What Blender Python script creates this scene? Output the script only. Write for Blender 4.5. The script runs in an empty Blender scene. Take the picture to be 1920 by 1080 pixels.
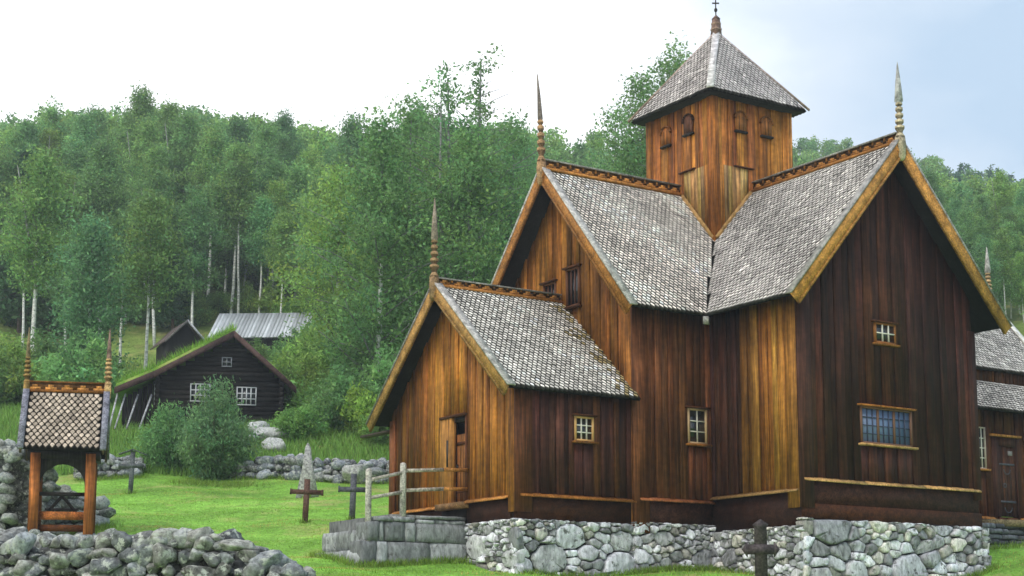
import bpy, math, random
import numpy as np
from mathutils import Vector, noise
R = math.radians
sc = bpy.context.scene
col = sc.collection
random.seed(7); rng = np.random.default_rng(7)

# ------------------------------------------------------------------ camera
CAM = np.array([-30.750, -35.682, -6.485]); YAW = R(56.855); PITCH = R(8.55)
cam = bpy.data.cameras.new('camera'); co = bpy.data.objects.new('camera', cam); col.objects.link(co)
cam.sensor_width = 36; cam.lens = 36 * 3000 / 1920; cam.shift_y = 200 / 1920
cam.clip_end = 3000; cam.clip_start = .1
co.location = CAM; co.rotation_euler = (R(90) + PITCH, 0, YAW - R(90))
sc.camera = co
FW = np.array([math.cos(YAW), math.sin(YAW), 0.]); RT = np.array([math.sin(YAW), -math.cos(YAW), 0.])

# ------------------------------------------------------------------ light
SUN_EL, SUN_DIR = 48, (-.80, -.60)           # soft sun behind thin cloud, from the west-south-west
world = bpy.data.worlds.new('World'); sc.world = world; world.use_nodes = True
nt = world.node_tree; N = nt.nodes; Lk = nt.links
for n in list(N): N.remove(n)
out = N.new('ShaderNodeOutputWorld'); bg = N.new('ShaderNodeBackground'); bg.inputs[1].default_value = .1
sky = N.new('ShaderNodeTexSky'); sky.sky_type = 'NISHITA'; sky.sun_disc = False
sky.sun_elevation = R(SUN_EL); sky.sun_rotation = math.atan2(SUN_DIR[0], SUN_DIR[1])
sky.air_density = 1.0; sky.dust_density = .6; sky.ozone_density = 1.5
tc = N.new('ShaderNodeTexCoord'); mp = N.new('ShaderNodeMapping'); mp.inputs['Scale'].default_value = (1, 1, 2.2)
nz = N.new('ShaderNodeTexNoise'); nz.inputs['Scale'].default_value = 2.6; nz.inputs['Detail'].default_value = 6; nz.inputs['Roughness'].default_value = .5
Lk.new(tc.outputs['Generated'], mp.inputs[0]); Lk.new(mp.outputs[0], nz.inputs[0])
# cloud cover thins towards the right hand side of the view (south-east)
dp = N.new('ShaderNodeVectorMath'); dp.operation = 'DOT_PRODUCT'; dp.inputs[1].default_value = tuple(RT * .95 + np.array([0, 0, .25]))
Lk.new(tc.outputs['Generated'], dp.inputs[0])
m1 = N.new('ShaderNodeMath'); m1.operation = 'MULTIPLY_ADD'; m1.inputs[1].default_value = -4.0; m1.inputs[2].default_value = .50
Lk.new(dp.outputs['Value'], m1.inputs[0])
m2 = N.new('ShaderNodeMath'); m2.operation = 'MULTIPLY_ADD'; m2.inputs[1].default_value = 2.6
Lk.new(nz.outputs['Fac'], m2.inputs[0]); Lk.new(m1.outputs[0], m2.inputs[2])
rp = N.new('ShaderNodeValToRGB'); rp.color_ramp.elements[0].position = .45; rp.color_ramp.elements[1].position = 1.15
rp.color_ramp.elements[0].color = (.7, .7, .7, 1); rp.color_ramp.elements[1].color = (1, 1, 1, 1)
Lk.new(m2.outputs[0], rp.inputs[0])
cl_ = N.new('ShaderNodeMixRGB'); cl_.inputs[1].default_value = (7.0, 8.9, 10.9, 1); cl_.inputs[2].default_value = (14.5, 14.6, 14.8, 1)
mx = N.new('ShaderNodeMixRGB')
Lk.new(m2.outputs[0], cl_.inputs[0]); Lk.new(cl_.outputs[0], mx.inputs[2])
Lk.new(rp.outputs[0], mx.inputs[0]); Lk.new(sky.outputs[0], mx.inputs[1])
Lk.new(mx.outputs[0], bg.inputs[0]); Lk.new(bg.outputs[0], out.inputs[0])
sl = bpy.data.lights.new('sun', 'SUN'); so = bpy.data.objects.new('sun', sl); col.objects.link(so)
sl.energy = 1.2; sl.angle = R(14); sl.color = (1, .96, .9)
sd = Vector((SUN_DIR[0] * math.cos(R(SUN_EL)), SUN_DIR[1] * math.cos(R(SUN_EL)), math.sin(R(SUN_EL))))
so.rotation_euler = sd.to_track_quat('Z', 'Y').to_euler(); so.location = (-20, -30, 40)
sc.view_settings.view_transform = 'Standard'; sc.view_settings.look = 'None'
sc.view_settings.exposure = .12; sc.view_settings.gamma = 1
sc.cycles.max_bounces = 6; sc.cycles.diffuse_bounces = 3; sc.cycles.transmission_bounces = 4; sc.cycles.transparent_max_bounces = 4

# ------------------------------------------------------------------ helpers
def tag(o, label=None, cat=None, group=None, kind=None):
    if label: o['label'] = label
    if cat: o['category'] = cat
    if group: o['group'] = group
    if kind: o['kind'] = kind
    return o
def empty(name, loc, rz=0, label=None, cat=None, group=None):
    o = bpy.data.objects.new(name, None); col.objects.link(o); o.empty_display_size = .2
    o.location = loc; o.rotation_euler = (0, 0, rz)
    return tag(o, label, cat, group)
def copy_tree(o, parent=None):
    c = o.copy(); col.objects.link(c)
    if parent: c.parent = parent
    for ch in o.children: copy_tree(ch, c)
    return c
A = np.asarray
class MB:
    """collects faces; build() links them as ONE mesh object"""
    def __init__(s): s.v = []; s.f = []; s.c = []; s.n = 0; s.big = []
    def add(s, V, F, C):
        V = A(V, float).reshape(-1, 3)
        for f in F: s.f.append([i + s.n for i in f])
        if len(F) and np.ndim(C) == 1: s.c += [C] * len(F)
        else: s.c += list(C)
        s.v.append(V); s.n += len(V)
    def arrays(s, V, F, C):                 # numpy bulk: F (m,k), C (m,3)
        s.big.append((V, F, C))
    def hexa(s, P, C):                      # 8 corners: bottom 4, top 4
        s.add(P, [(3, 2, 1, 0), (4, 5, 6, 7), (0, 1, 5, 4), (1, 2, 6, 5), (2, 3, 7, 6), (3, 0, 4, 7)], C)
    def box(s, a, b, C):
        (x0, y0, z0), (x1, y1, z1) = a, b
        x0, x1 = sorted((x0, x1)); y0, y1 = sorted((y0, y1)); z0, z1 = sorted((z0, z1))
        s.hexa([(x0, y0, z0), (x1, y0, z0), (x1, y1, z0), (x0, y1, z0), (x0, y0, z1), (x1, y0, z1), (x1, y1, z1), (x0, y1, z1)], C)
    def beam(s, p, q, a, b, C):             # box between p and q with half-width vectors a, b
        p, q, a, b = map(A, (p, q, a, b))
        s.hexa([p - a - b, p + a - b, p + a + b, p - a + b, q - a - b, q + a - b, q + a + b, q - a + b], C)
    def prism(s, poly, d, C):               # polygon (3D pts) extruded by vector d
        P = A(poly, float); n = len(P)
        V = np.vstack([P, P + A(d)])
        F = [tuple(range(n))[::-1], tuple(range(n, 2 * n))] + [(i, (i + 1) % n, (i + 1) % n + n, i + n) for i in range(n)]
        s.add(V, F, C)
    def tube(s, pts, rad, C, k=8):
        pts = A(pts, float); m = len(pts); rad = np.broadcast_to(A(rad, float), (m,))
        V = []
        for i in range(m):
            t = pts[min(i + 1, m - 1)] - pts[max(i - 1, 0)]; t = t / (np.linalg.norm(t) + 1e-9)
            h = A((0, 0, 1.)) if abs(t[2]) < .9 else A((1., 0, 0)); a = np.cross(t, h); a /= np.linalg.norm(a); b = np.cross(t, a)
            for j in range(k):
                w = 2 * math.pi * j / k; V.append(pts[i] + rad[i] * (a * math.cos(w) + b * math.sin(w)))
        F = [(i * k + j, i * k + (j + 1) % k, (i + 1) * k + (j + 1) % k, (i + 1) * k + j) for i in range(m - 1) for j in range(k)]
        F += [tuple(range(k))[::-1], tuple(range((m - 1) * k, m * k))]
        s.add(V, F, C)
    def build(s, name, mat, parent=None, off=(0, 0, 0), smooth=False):
        Vs = [v for v in s.v]; nv = s.n
        me = bpy.data.meshes.new(name)
        if s.big:
            tot = [len(f) for f in s.f]; flat = [np.array([i for f in s.f for i in f], np.int64)]
            cols = [np.array(s.c, float).reshape(-1, 3)] if s.c else []
            T = [np.array(tot, np.int64)]
            for V, F, C in s.big:
                Vs.append(V); flat.append((F + nv).ravel()); T.append(np.full(len(F), F.shape[1])); cols.append(C); nv += len(V)
            V = np.vstack(Vs); flat = np.concatenate(flat); T = np.concatenate(T); C = np.vstack(cols)
        else:
            V = np.vstack(Vs); T = np.array([len(f) for f in s.f]); flat = np.array([i for f in s.f for i in f]); C = np.array(s.c, float)
        V = V - A(off, float)
        me.vertices.add(len(V)); me.vertices.foreach_set('co', V.astype(np.float32).ravel())
        me.loops.add(len(flat)); me.loops.foreach_set('vertex_index', flat.astype(np.int32))
        me.polygons.add(len(T)); st = np.concatenate([[0], np.cumsum(T)[:-1]])
        me.polygons.foreach_set('loop_start', st.astype(np.int32)); me.polygons.foreach_set('loop_total', T.astype(np.int32))
        if smooth: me.polygons.foreach_set('use_smooth', np.ones(len(T), bool))
        at = me.attributes.new('Col', 'FLOAT_COLOR', 'FACE')
        at.data.foreach_set('color', np.hstack([C, np.ones((len(C), 1))]).astype(np.float32).ravel())
        me.update(calc_edges=True); me.validate()
        if not s.big and not smooth is None:
            import bmesh
            if len(T) < 60000:
                bm = bmesh.new(); bm.from_mesh(me); bmesh.ops.recalc_face_normals(bm, faces=bm.faces); bm.to_mesh(me); bm.free()
        me.materials.append(mat)
        o = bpy.data.objects.new(name, me); col.objects.link(o)
        if parent: o.parent = parent
        return o

def mat_base(name, rough=.8, grain=None, amt=.35, isl=.25, bump=.3, spec=.3, spots=None, extra=()):
    m = bpy.data.materials.new(name); m.use_nodes = True; t = m.node_tree; n = t.nodes; l = t.links
    b = n['Principled BSDF']; b.inputs['Roughness'].default_value = rough; b.inputs['Specular IOR Level'].default_value = spec
    at = n.new('ShaderNodeAttribute'); at.attribute_name = 'Col'
    cur = at.outputs['Color']
    tx = n.new('ShaderNodeTexCoord')
    def mul(c, fac_sock, lo, hi):
        r = n.new('ShaderNodeMapRange'); r.inputs['To Min'].default_value = lo; r.inputs['To Max'].default_value = hi
        l.new(fac_sock, r.inputs[0])
        k = n.new('ShaderNodeVectorMath'); k.operation = 'SCALE'; l.new(c, k.inputs[0]); l.new(r.outputs[0], k.inputs['Scale'])
        return k.outputs[0], r
    if isl:
        g = n.new('ShaderNodeNewGeometry'); cur, _ = mul(cur, g.outputs['Random Per Island'], 1 - isl, 1 + isl)
    if grain is not None:
        mp = n.new('ShaderNodeMapping'); mp.inputs['Scale'].default_value = grain; l.new(tx.outputs['Object'], mp.inputs[0])
        z = n.new('ShaderNodeTexNoise'); z.inputs['Scale'].default_value = 1; z.inputs['Detail'].default_value = 5; z.inputs['Roughness'].default_value = .65
        l.new(mp.outputs[0], z.inputs[0])
        cur, r = mul(cur, z.outputs['Fac'], 1 - amt, 1 + amt); r.inputs['From Min'].default_value = .3; r.inputs['From Max'].default_value = .7
        if bump:
            bp = n.new('ShaderNodeBump'); bp.inputs['Strength'].default_value = bump; bp.inputs['Distance'].default_value = .02
            l.new(z.outputs['Fac'], bp.inputs['Height']); l.new(bp.outputs[0], b.inputs['Normal'])
    for (gs, am, det) in extra:
        mp2 = n.new('ShaderNodeMapping'); mp2.inputs['Scale'].default_value = gs; mp2.inputs['Location'].default_value = (3.1, 7.7, 1.3); l.new(tx.outputs['Object'], mp2.inputs[0])
        z3 = n.new('ShaderNodeTexNoise'); z3.inputs['Scale'].default_value = 1; z3.inputs['Detail'].default_value = det; l.new(mp2.outputs[0], z3.inputs[0])
        cur, r3 = mul(cur, z3.outputs['Fac'], 1 - am, 1 + am); r3.inputs['From Min'].default_value = .36; r3.inputs['From Max'].default_value = .64
    if spots:
        (sc_, lo, hi, rgb) = spots
        z2 = n.new('ShaderNodeTexNoise'); z2.inputs['Scale'].default_value = sc_; z2.inputs['Detail'].default_value = 6; z2.inputs['Roughness'].default_value = .7
        l.new(tx.outputs['Object'], z2.inputs[0])
        r2 = n.new('ShaderNodeMapRange'); r2.inputs['From Min'].default_value = lo; r2.inputs['From Max'].default_value = hi; l.new(z2.outputs['Fac'], r2.inputs[0])
        k = n.new('ShaderNodeMixRGB'); l.new(r2.outputs[0], k.inputs[0]); l.new(cur, k.inputs[1]); k.inputs[2].default_value = (*rgb, 1); cur = k.outputs[0]
    l.new(cur, b.inputs['Base Color'])
    return m
M_wood = mat_base('tarred_wood', .68, (11, 11, .7), .5, .2, .5, .16, extra=(((34, 34, 1.1), .38, 3), ((1.1, 1.1, .55), .30, 4), ((5, 5, 7), .14, 2)))
M_beam = mat_base('beam_wood', .7, (5, 5, 5), .55, .2, .4, .15, extra=(((24, 24, 24), .35, 4),))
M_shingle = mat_base('wood_shingles', .85, (1.4, 1.4, 1.4), .22, .25, 0, .15, extra=(((9, 9, 9), .22, 4),))
M_stone = mat_base('fieldstone', .9, (9, 9, 4), .55, .22, 1, .2, (5.0, .57, .64, (.12, .12, .11)))
M_lichen = mat_base('lichened_stone', .95, (13, 13, 13), .7, .22, 1, .15, (9, .53, .6, (.46, .48, .42)))
M_metal = mat_base('roof_sheet', .5, (6, 1, 1), .2, .15, .1, .5)
M_iron = mat_base('iron', .6, (20, 20, 20), .3, 0, .2, .4)
M_bark = mat_base('birch_bark', .8, (3, 3, 7), .5, .1, .3, .2, (4.0, .60, .66, (.03, .03, .03)))
M_plain = mat_base('painted_wood', .6, (12, 12, 12), .12, .05, .1, .3)
def leaf_mat(name, isl=.35, trans=.3):
    m = mat_base(name, .65, None, 0, isl, 0, .25); t = m.node_tree; n = t.nodes; l = t.links
    b = n['Principled BSDF']; src = b.inputs['Base Color'].links[0].from_socket
    oi = n.new('ShaderNodeObjectInfo'); r = n.new('ShaderNodeMapRange'); r.inputs['To Min'].default_value = .75; r.inputs['To Max'].default_value = 1.25
    wn = n.new('ShaderNodeTexWhiteNoise'); wn.noise_dimensions = '1D'; l.new(oi.outputs['Random'], wn.inputs['W']); hm = n.new('ShaderNodeMixRGB'); hm.inputs[1].default_value = (1.18, 1.04, .75, 1); hm.inputs[2].default_value = (.9, .99, 1.08, 1); l.new(wn.outputs['Value'], hm.inputs[0])
    hv = n.new('ShaderNodeVectorMath'); hv.operation = 'MULTIPLY'; l.new(src, hv.inputs[0]); l.new(hm.outputs[0], hv.inputs[1]); src = hv.outputs[0]
    l.new(oi.outputs['Random'], r.inputs[0]); k = n.new('ShaderNodeVectorMath'); k.operation = 'SCALE'; l.new(src, k.inputs[0]); l.new(r.outputs[0], k.inputs['Scale'])
    l.new(k.outputs[0], b.inputs['Base Color'])
    tr = n.new('ShaderNodeBsdfTranslucent'); l.new(k.outputs[0], tr.inputs[0]); ms = n.new('ShaderNodeMixShader'); ms.inputs[0].default_value = trans
    l.new(b.outputs[0], ms.inputs[1]); l.new(tr.outputs[0], ms.inputs[2]); l.new(ms.outputs[0], n['Material Output'].inputs[0])
    return m
M_leaf = leaf_mat('leaves', .3, .48); M_grass = leaf_mat('grass_blades', .3, .25)
def glass(name, rgb, rough=.08):
    m = bpy.data.materials.new(name); m.use_nodes = True; b = m.node_tree.nodes['Principled BSDF']
    b.inputs['Base Color'].default_value = (*rgb, 1); b.inputs['Roughness'].default_value = rough; b.inputs['Specular IOR Level'].default_value = .6
    t = m.node_tree; z = t.nodes.new('ShaderNodeTexNoise'); z.inputs['Scale'].default_value = 3; bp = t.nodes.new('ShaderNodeBump'); bp.inputs['Strength'].default_value = .15
    t.links.new(z.outputs['Fac'], bp.inputs['Height']); t.links.new(bp.outputs[0], b.inputs['Normal'])
    return m
M_glass = glass('old_window_glass', (.012, .014, .016)); M_glassb = glass('blue_window_glass', (.12, .175, .30), .35)

AMB = A((.33, .125, .024)); AMB2 = A((.42, .18, .045)); DRK = A((.045, .0175, .0105)); RED = A((.14, .048, .017)); GRY = A((.42, .40, .37))
PALE = A((.52, .30, .11)); BLK = A((.012, .010, .009))

# ------------------------------------------------------------------ terrain
PD = [-80, 0, 12, 19, 30, 39, 48, 60, 66, 72, 90, 110]
PZ = [-14, -8.1, -7.2, -6.65, -5.65, -4.85, -3.1, -.8, .8, 3.0, 7.5, 13.0]
_dd = np.arange(-80, 900, .5)
def _prof(endD, endZ):
    z = np.interp(_dd, PD + [endD, endD + 60, 900], PZ + [endZ, endZ + 6, endZ + 10])
    k = np.ones(13) / 13
    return np.convolve(np.pad(z, 6, 'edge'), k, 'valid')
P_left = _prof(185, 46.5); P_right = _prof(310, 87.0)
def sstep(x, a, b):
    t = np.clip((x - a) / (b - a), 0, 1); return t * t * (3 - 2 * t)
def hgt(s, d):
    s = A(s, float); d = A(d, float)
    sh = 3 * sstep(s, -4, 2); k = sstep(s / np.maximum(d, 30), -.12, .12)
    dq = d - sh * sstep(d, 20, 36) * (1 - sstep(d, 60, 90))
    z = np.interp(dq, _dd, P_left) * (1 - k) + np.interp(dq, _dd, P_right) * k
    z = z - np.clip(s / np.maximum(d, 30) - .17, 0, .3) * 56 * sstep(d, 150, 310)
    big = sstep(d, 70, 130)
    z = z + big * (2.2 * np.sin(s * .045 + 1.3) * np.cos(d * .03) + 1.1 * np.sin(s * .11 + d * .07))
    z = z - .32 * sstep(s, 5.5, 8) * (1 - sstep(s, 11.5, 14)) * sstep(d, 20, 34) * (1 - sstep(d, 42, 48))
    z = z + .05 * np.sin(s * 1.1 + .7 * d) + .04 * np.sin(d * 1.7 - s * .6)
    return z
def W(s, d, z=None, dz=0):
    if z is None: z = float(hgt(s, d)) + dz
    p = CAM + RT * s + FW * d
    return np.array([p[0], p[1], z])
def spx(px, d): return (px - 960) / 3000 * d     # a viewing direction -> metres to the side at distance d
def sd_of(x, y):
    q = np.stack([A(x) - CAM[0], A(y) - CAM[1]], -1)
    return q @ RT[:2], q @ FW[:2]
def gnd(x, y):
    s, d = sd_of(x, y); return float(hgt(s, d))
ds = np.concatenate([np.arange(-100, 20, 4.), np.arange(20, 80, .6), np.arange(80, 200, 3), np.arange(200, 440, 12)])
us = np.concatenate([np.linspace(-1.3, -.45, 10), np.linspace(-.4, .4, 150), np.linspace(.45, 1.3, 10)])
D_, U_ = np.meshgrid(ds, us, indexing='ij'); S_ = U_ * np.maximum(D_, 45)
Z_ = hgt(S_, D_)
V = CAM[None, None] * A([1, 1, 0]) + RT * S_[..., None] + FW * D_[..., None]; V[..., 2] = Z_
nd, nu = D_.shape; idx = np.arange(nd * nu).reshape(nd, nu)
F = np.stack([idx[:-1, :-1], idx[:-1, 1:], idx[1:, 1:], idx[1:, :-1]], -1).reshape(-1, 4)
Dm = D_[:-1, :-1].ravel(); Sm = S_[:-1, :-1].ravel()
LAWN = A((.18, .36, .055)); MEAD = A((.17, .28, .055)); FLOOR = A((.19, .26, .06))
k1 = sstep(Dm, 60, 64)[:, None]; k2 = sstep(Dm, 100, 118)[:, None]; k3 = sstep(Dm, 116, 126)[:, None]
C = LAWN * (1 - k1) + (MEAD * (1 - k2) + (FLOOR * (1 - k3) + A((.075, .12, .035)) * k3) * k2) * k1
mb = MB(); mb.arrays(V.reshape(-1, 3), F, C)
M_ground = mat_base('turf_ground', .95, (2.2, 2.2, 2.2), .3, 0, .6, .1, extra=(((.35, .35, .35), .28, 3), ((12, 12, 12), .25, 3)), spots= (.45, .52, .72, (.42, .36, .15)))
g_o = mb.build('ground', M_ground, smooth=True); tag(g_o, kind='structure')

# ------------------------------------------------------------------ church: wall frames
class Fr:            # wall frame: O at z=0, U along the wall, N outward
    def __init__(s, O, U, N): s.O = A((O[0], O[1], 0.)); s.U = A((*U, 0.)); s.N = A((*N, 0.))
    def p(s, u, n, z): return s.O + s.U * u + s.N * n + A((0, 0, z))
    def box(s, mb, u0, u1, n0, n1, z0, z1, C):
        mb.hexa([s.p(u0, n0, z0), s.p(u1, n0, z0), s.p(u1, n1, z0), s.p(u0, n1, z0), s.p(u0, n0, z1), s.p(u1, n0, z1), s.p(u1, n1, z1), s.p(u0, n1, z1)], C)
def planks(mb, fr, u0, u1, zb, zt, colf, holes=(), wmin=.15, wmax=.29, breaks=(), seed=1, n0=0.0):
    rd = random.Random(seed)
    cuts = sorted(set([u0, u1] + [b for b in breaks if u0 < b < u1] + [x for h in holes for x in h[:2] if u0 < x < u1]))
    k = 0
    for a, b in zip(cuts, cuts[1:]):
        n = max(1, round((b - a) / rd.uniform((wmin + wmax) / 2 * .9, (wmin + wmax) / 2 * 1.1)))
        ws = [rd.uniform(wmin, wmax) * (1 if i % 2 else .8) for i in range(n)]; t = sum(ws); e = [a]
        for w in ws: e.append(e[-1] + w * (b - a) / t)
        e[-1] = b
        for i in range(n):
            c, d = e[i] + .004, e[i + 1] - .004; m = (c + d) / 2
            prd = n0 + (.045 if k % 2 else .018) + rd.uniform(0, .008); k += 1
            C = colf(m, rd)
            spans = [(zb(m) + rd.uniform(-.01, .01), None)]
            for h in holes:
                if h[0] - .01 < m < h[1] + .01: spans = [(spans[0][0], h[2]), (h[3], None)]
            for z0, z1 in spans:
                ta, tb = (zt(c), zt(d)) if z1 is None else (z1, z1)
                if max(ta, tb) - z0 < .03: continue
                ch = min(.012, (d - c) * .2)
                P = lambda u, nn, z: fr.p(u, nn, z)
                V = [P(c, -.02, z0), P(c, prd - .014, z0), P(c + ch, prd, z0), P(d - ch, prd, z0), P(d, prd - .014, z0), P(d, -.02, z0),
                     P(c, -.02, ta), P(c, prd - .014, ta), P(c + ch, prd, ta), P(d - ch, prd, tb), P(d, prd - .014, tb), P(d, -.02, tb)]
                Fc = [(0, 1, 7, 6), (1, 2, 8, 7), (2, 3, 9, 8), (3, 4, 10, 9), (4, 5, 11, 10), (5, 0, 6, 11), (0, 5, 4, 3, 2, 1), (6, 7, 8, 9, 10, 11)]
                mb.add(V, Fc, C)
def jit(c, rd, a=.2): return c * rd.uniform(1 - a, 1 + a) * A((1, rd.uniform(.9, 1.12), rd.uniform(.85, 1.15)))
CH = empty('stave_church', (0, 0, -5), 0, 'tar brown wooden stave church with shingled steep roofs and square tower', 'church'); OFF = (0, 0, -5)
def cbuild(mb, name, mat, parent=None, label=None):
    o = mb.build(name, mat, parent or CH, OFF if (parent is None) else OFF)
    if parent is not None and parent is not CH: pass
    if label: o['label'] = label
    return o

a_, L1, L2, o_, c_, He, Hr, q_ = 3.2, 5.79, 6.58, .61, 3.91, 1.84, 6.33, 1.475
TAN = (Hr - He) / c_
r_, Te, Ta = 1.87, 9.05, 11.75
Lp, op, ap, Hp = 9.36, .47, 3.13, 2.62
ZB, ZS = -3.62, -3.07
WX = -(L1 + o_); SY = -(L2 + o_); PX = -(Lp + op)
roofz = lambda y: Hr - abs(y) * TAN

def shingles(mb, O, U, Vv, L, umin, umax, w=.145, e=.125, colf=None, seed=3):
    rd = random.Random(seed); U = A(U, float); Vv = A(Vv, float); Nn = np.cross(U, Vv)
    if Nn[2] < 0: Nn = -Nn
    V = []; Fc = []; C = []; n = 0
    rows = int(L / e)
    for k in range(rows):
        v0 = k * e; lo, hi = umin(v0), umax(v0); off = (k % 2) * w / 2
        i0 = int(math.floor((lo - off) / w)); i1 = int(math.ceil((hi - off) / w))
        for i in range(i0, i1 + 1):
            uc = i * w + off + rd.uniform(-.006, .006)
            if uc < lo + w * .3 or uc > hi - w * .08: continue
            hw = w * .5 * rd.uniform(.80, .92); dv = rd.uniform(-.008, .008); tl = rd.uniform(.045, .065)
            pts = [(-hw, .2), (hw, .2), (hw, .07), (0, -.05), (-hw, .07)]
            base = []
            for sc2, hh in ((1, 0), (.80, .012)):
                for (pu, pv) in pts:
                    cv = .09 + (pv - .09) * (sc2 if sc2 == 1 else .72)
                    hgt_ = tl * (1 - (cv + .035) / .26) + hh + .006
                    base.append(O + U * (uc + pu * sc2) + Vv * (v0 + dv + cv) + Nn * hgt_)
            for (pu, pv) in pts[2:]: base.append(O + U * (uc + pu) + Vv * (v0 + dv + pv) - Nn * .01)
            V += base
            c0 = colf(uc, v0, rd) if colf else A((.42, .38, .33))
            c0 = np.minimum(c0 * rd.choice((.72, .86, .95, 1.02, 1.08)) * rd.uniform(.85, 1.12), .95); dk = c0 * .13  # tarred edges, coloured darker still to paint in the shadow lines between shingles
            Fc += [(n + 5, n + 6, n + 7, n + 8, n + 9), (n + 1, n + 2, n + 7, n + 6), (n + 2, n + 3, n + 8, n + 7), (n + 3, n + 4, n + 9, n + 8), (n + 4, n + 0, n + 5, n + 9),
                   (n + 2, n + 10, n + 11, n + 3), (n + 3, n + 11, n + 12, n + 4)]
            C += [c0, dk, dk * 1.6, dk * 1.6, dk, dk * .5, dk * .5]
            n += 13
    if V: mb.add(V, Fc, C)
def nrm(v): v = A(v, float); return v / np.linalg.norm(v)
def slab(mb, poly, n, t=.07, C=BLK * .7): mb.prism(poly, A(n) * -t, C)  # near-black default puts deep shade under the eaves into the boarding colour

def shc(uc, v, rd): return A((.92, .83, .72)) * (1 + .12 * math.sin(uc * 1.7 + v * 1.1))
def shc2(uc, v, rd): return A((.74, .69, .63)) * (1 + .12 * math.sin(uc * 1.3 - v * 1.6))
# ---- a gabled arm roof along +axis. ax='x': ridge along x at y=0, gable at x=g ; ax='y': ridge along y, gable at y=g
def arm_roof(ax, g, inner, Hr, sides, name_label, colf, pitchclip=True):
    """sides: [(sign, c, He)] ; inner(t): far limit of the ridge coordinate at lateral distance t"""
    mb = MB(); sl_ = MB()
    for sg, c, he in sides:
        L = math.hypot(c, Hr - he); sgn = 1 if inner(0) > g else -1
        if ax == 'x': O = A((g, sg * c, he)); U = A((sgn, 0, 0.)); Vv = nrm((0, -sg * c, Hr - he))
        else: O = A((sg * c, g, he)); U = A((0, sgn, 0.)); Vv = nrm((-sg * c, 0, Hr - he))
        Nn = np.cross(U, Vv); Nn = Nn if Nn[2] > 0 else -Nn
        lim = lambda v: abs(inner(c * (1 - v / L)) - g)
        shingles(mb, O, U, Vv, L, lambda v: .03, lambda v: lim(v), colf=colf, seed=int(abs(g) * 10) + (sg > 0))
        vs = [0] + ([L * (1 - q_ / c)] if pitchclip else []) + [L]
        poly = [O] + [O + U * lim(v) + Vv * v for v in vs] + [O + Vv * L]
        slab(sl_, poly, Nn)
    rf = cbuild(mb, 'roof', M_shingle, label=name_label)
    un = cbuild(sl_, 'roof_boarding', M_wood, rf)
    return rf
def rel(o):   # children built with church offset sit under a part whose own origin is the church base
    return o
# correct parenting: parts at the church base have zero local transform, so sub-parts keep the same frame
def barge(rf, ax, g, Hr, c, he, sg, face=AMB2, cap=GRY, ob=.26, capc=True):
    L = math.hypot(c, Hr - he); m = MB(); m2 = MB(); out_ = -1 if g < 0 else 1
    if ax == 'x': top = A((g, 0, Hr)); tip = A((g, sg * c, he)); N_ = A((out_, 0, 0.))
    else: top = A((0, g, Hr)); tip = A((sg * c, g, he)); N_ = A((0, out_, 0.))
    d = nrm(tip - top); up = np.cross(N_, d); up = up if up[2] > 0 else -up
    n = 1; ps = [top + (tip - top) * (i / n) for i in range(n + 1)]
    sag = [-.035 * math.sin(math.pi * i / n) for i in range(n + 1)]
    for i in range(n):
        p, q = ps[i] + up * sag[i], ps[i + 1] + up * sag[i + 1]
        p = p + N_ * .04; q = q + N_ * .04
        e = d * .001
        tt = 1.0 if i else 1
        p0 = p - d * 0; q0 = q + (d * .1 if i == n - 1 else 0)
        # face board
        P = [p0 + up * .07, q0 + up * .07, q0 - up * (ob - .07 + (.04 if i == n - 1 else 0)), p0 - up * (ob - .07)]
        if i == 0: P[3] = P[3] + A((0, 0, 1)) * 0
        m.prism(P, N_ * .05, face)
        # inner moulding strip
        P = [p0 - up * (ob - .08), q0 - up * (ob - .08), q0 - up * (ob - .02), p0 - up * (ob - .02)]
        m.prism(P, N_ * .075, face * .7)
        # weathered cap on top of the shingles
        P = [p0 + up * .074, q0 + up * .074, q0 + up * .115, p0 + up * .115]
        m2.prism([x + N_ * .075 for x in P], -N_ * .24, cap)
    b = cbuild(m, 'bargeboard', M_beam, rf); cbuild(m2, 'verge_cap', M_beam, rf)
def crest(rf, ax, g0, g1, z, h=.30, tabs=.42, C=AMB2):
    m = MB(); P = (lambda t, w, zz: A((t, w, zz))) if ax == 'x' else (lambda t, w, zz: A((w, t, zz)))
    def bx(t0, t1, w, z0, z1, C): m.hexa([P(t0, -w, z0), P(t1, -w, z0), P(t1, w, z0), P(t0, w, z0), P(t0, -w, z1), P(t1, -w, z1), P(t1, w, z1), P(t0, w, z1)], C)
    bx(g0, g1, .13, z - .02, z + .035, C * 1.1)
    bx(g0, g1, .02, z + .03, z + h - .03, C * .16)
    bx(g0, g1, .075, z + h - .035, z + h, GRY * .5)
    bx(g0, g1, .035, z + .033, z + .085, C)
    n = int(abs(g1 - g0) / tabs); st = (g1 - g0) / n
    for i in range(n):
        c = g0 + st * (i + .5)
        bx(c - st * .33, c + st * .33, .045, z + .084, z + .13, C * 1.15)
        bx(c - st * .16, c + st * .16, .05, z + .128, z + .185, C * 1.25)
        bx(c + st * .44, c + st * .56, .04, z + .15, z + h - .033, C * .8)
    return cbuild(m, 'ridge_crest', M_beam, rf)
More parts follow.
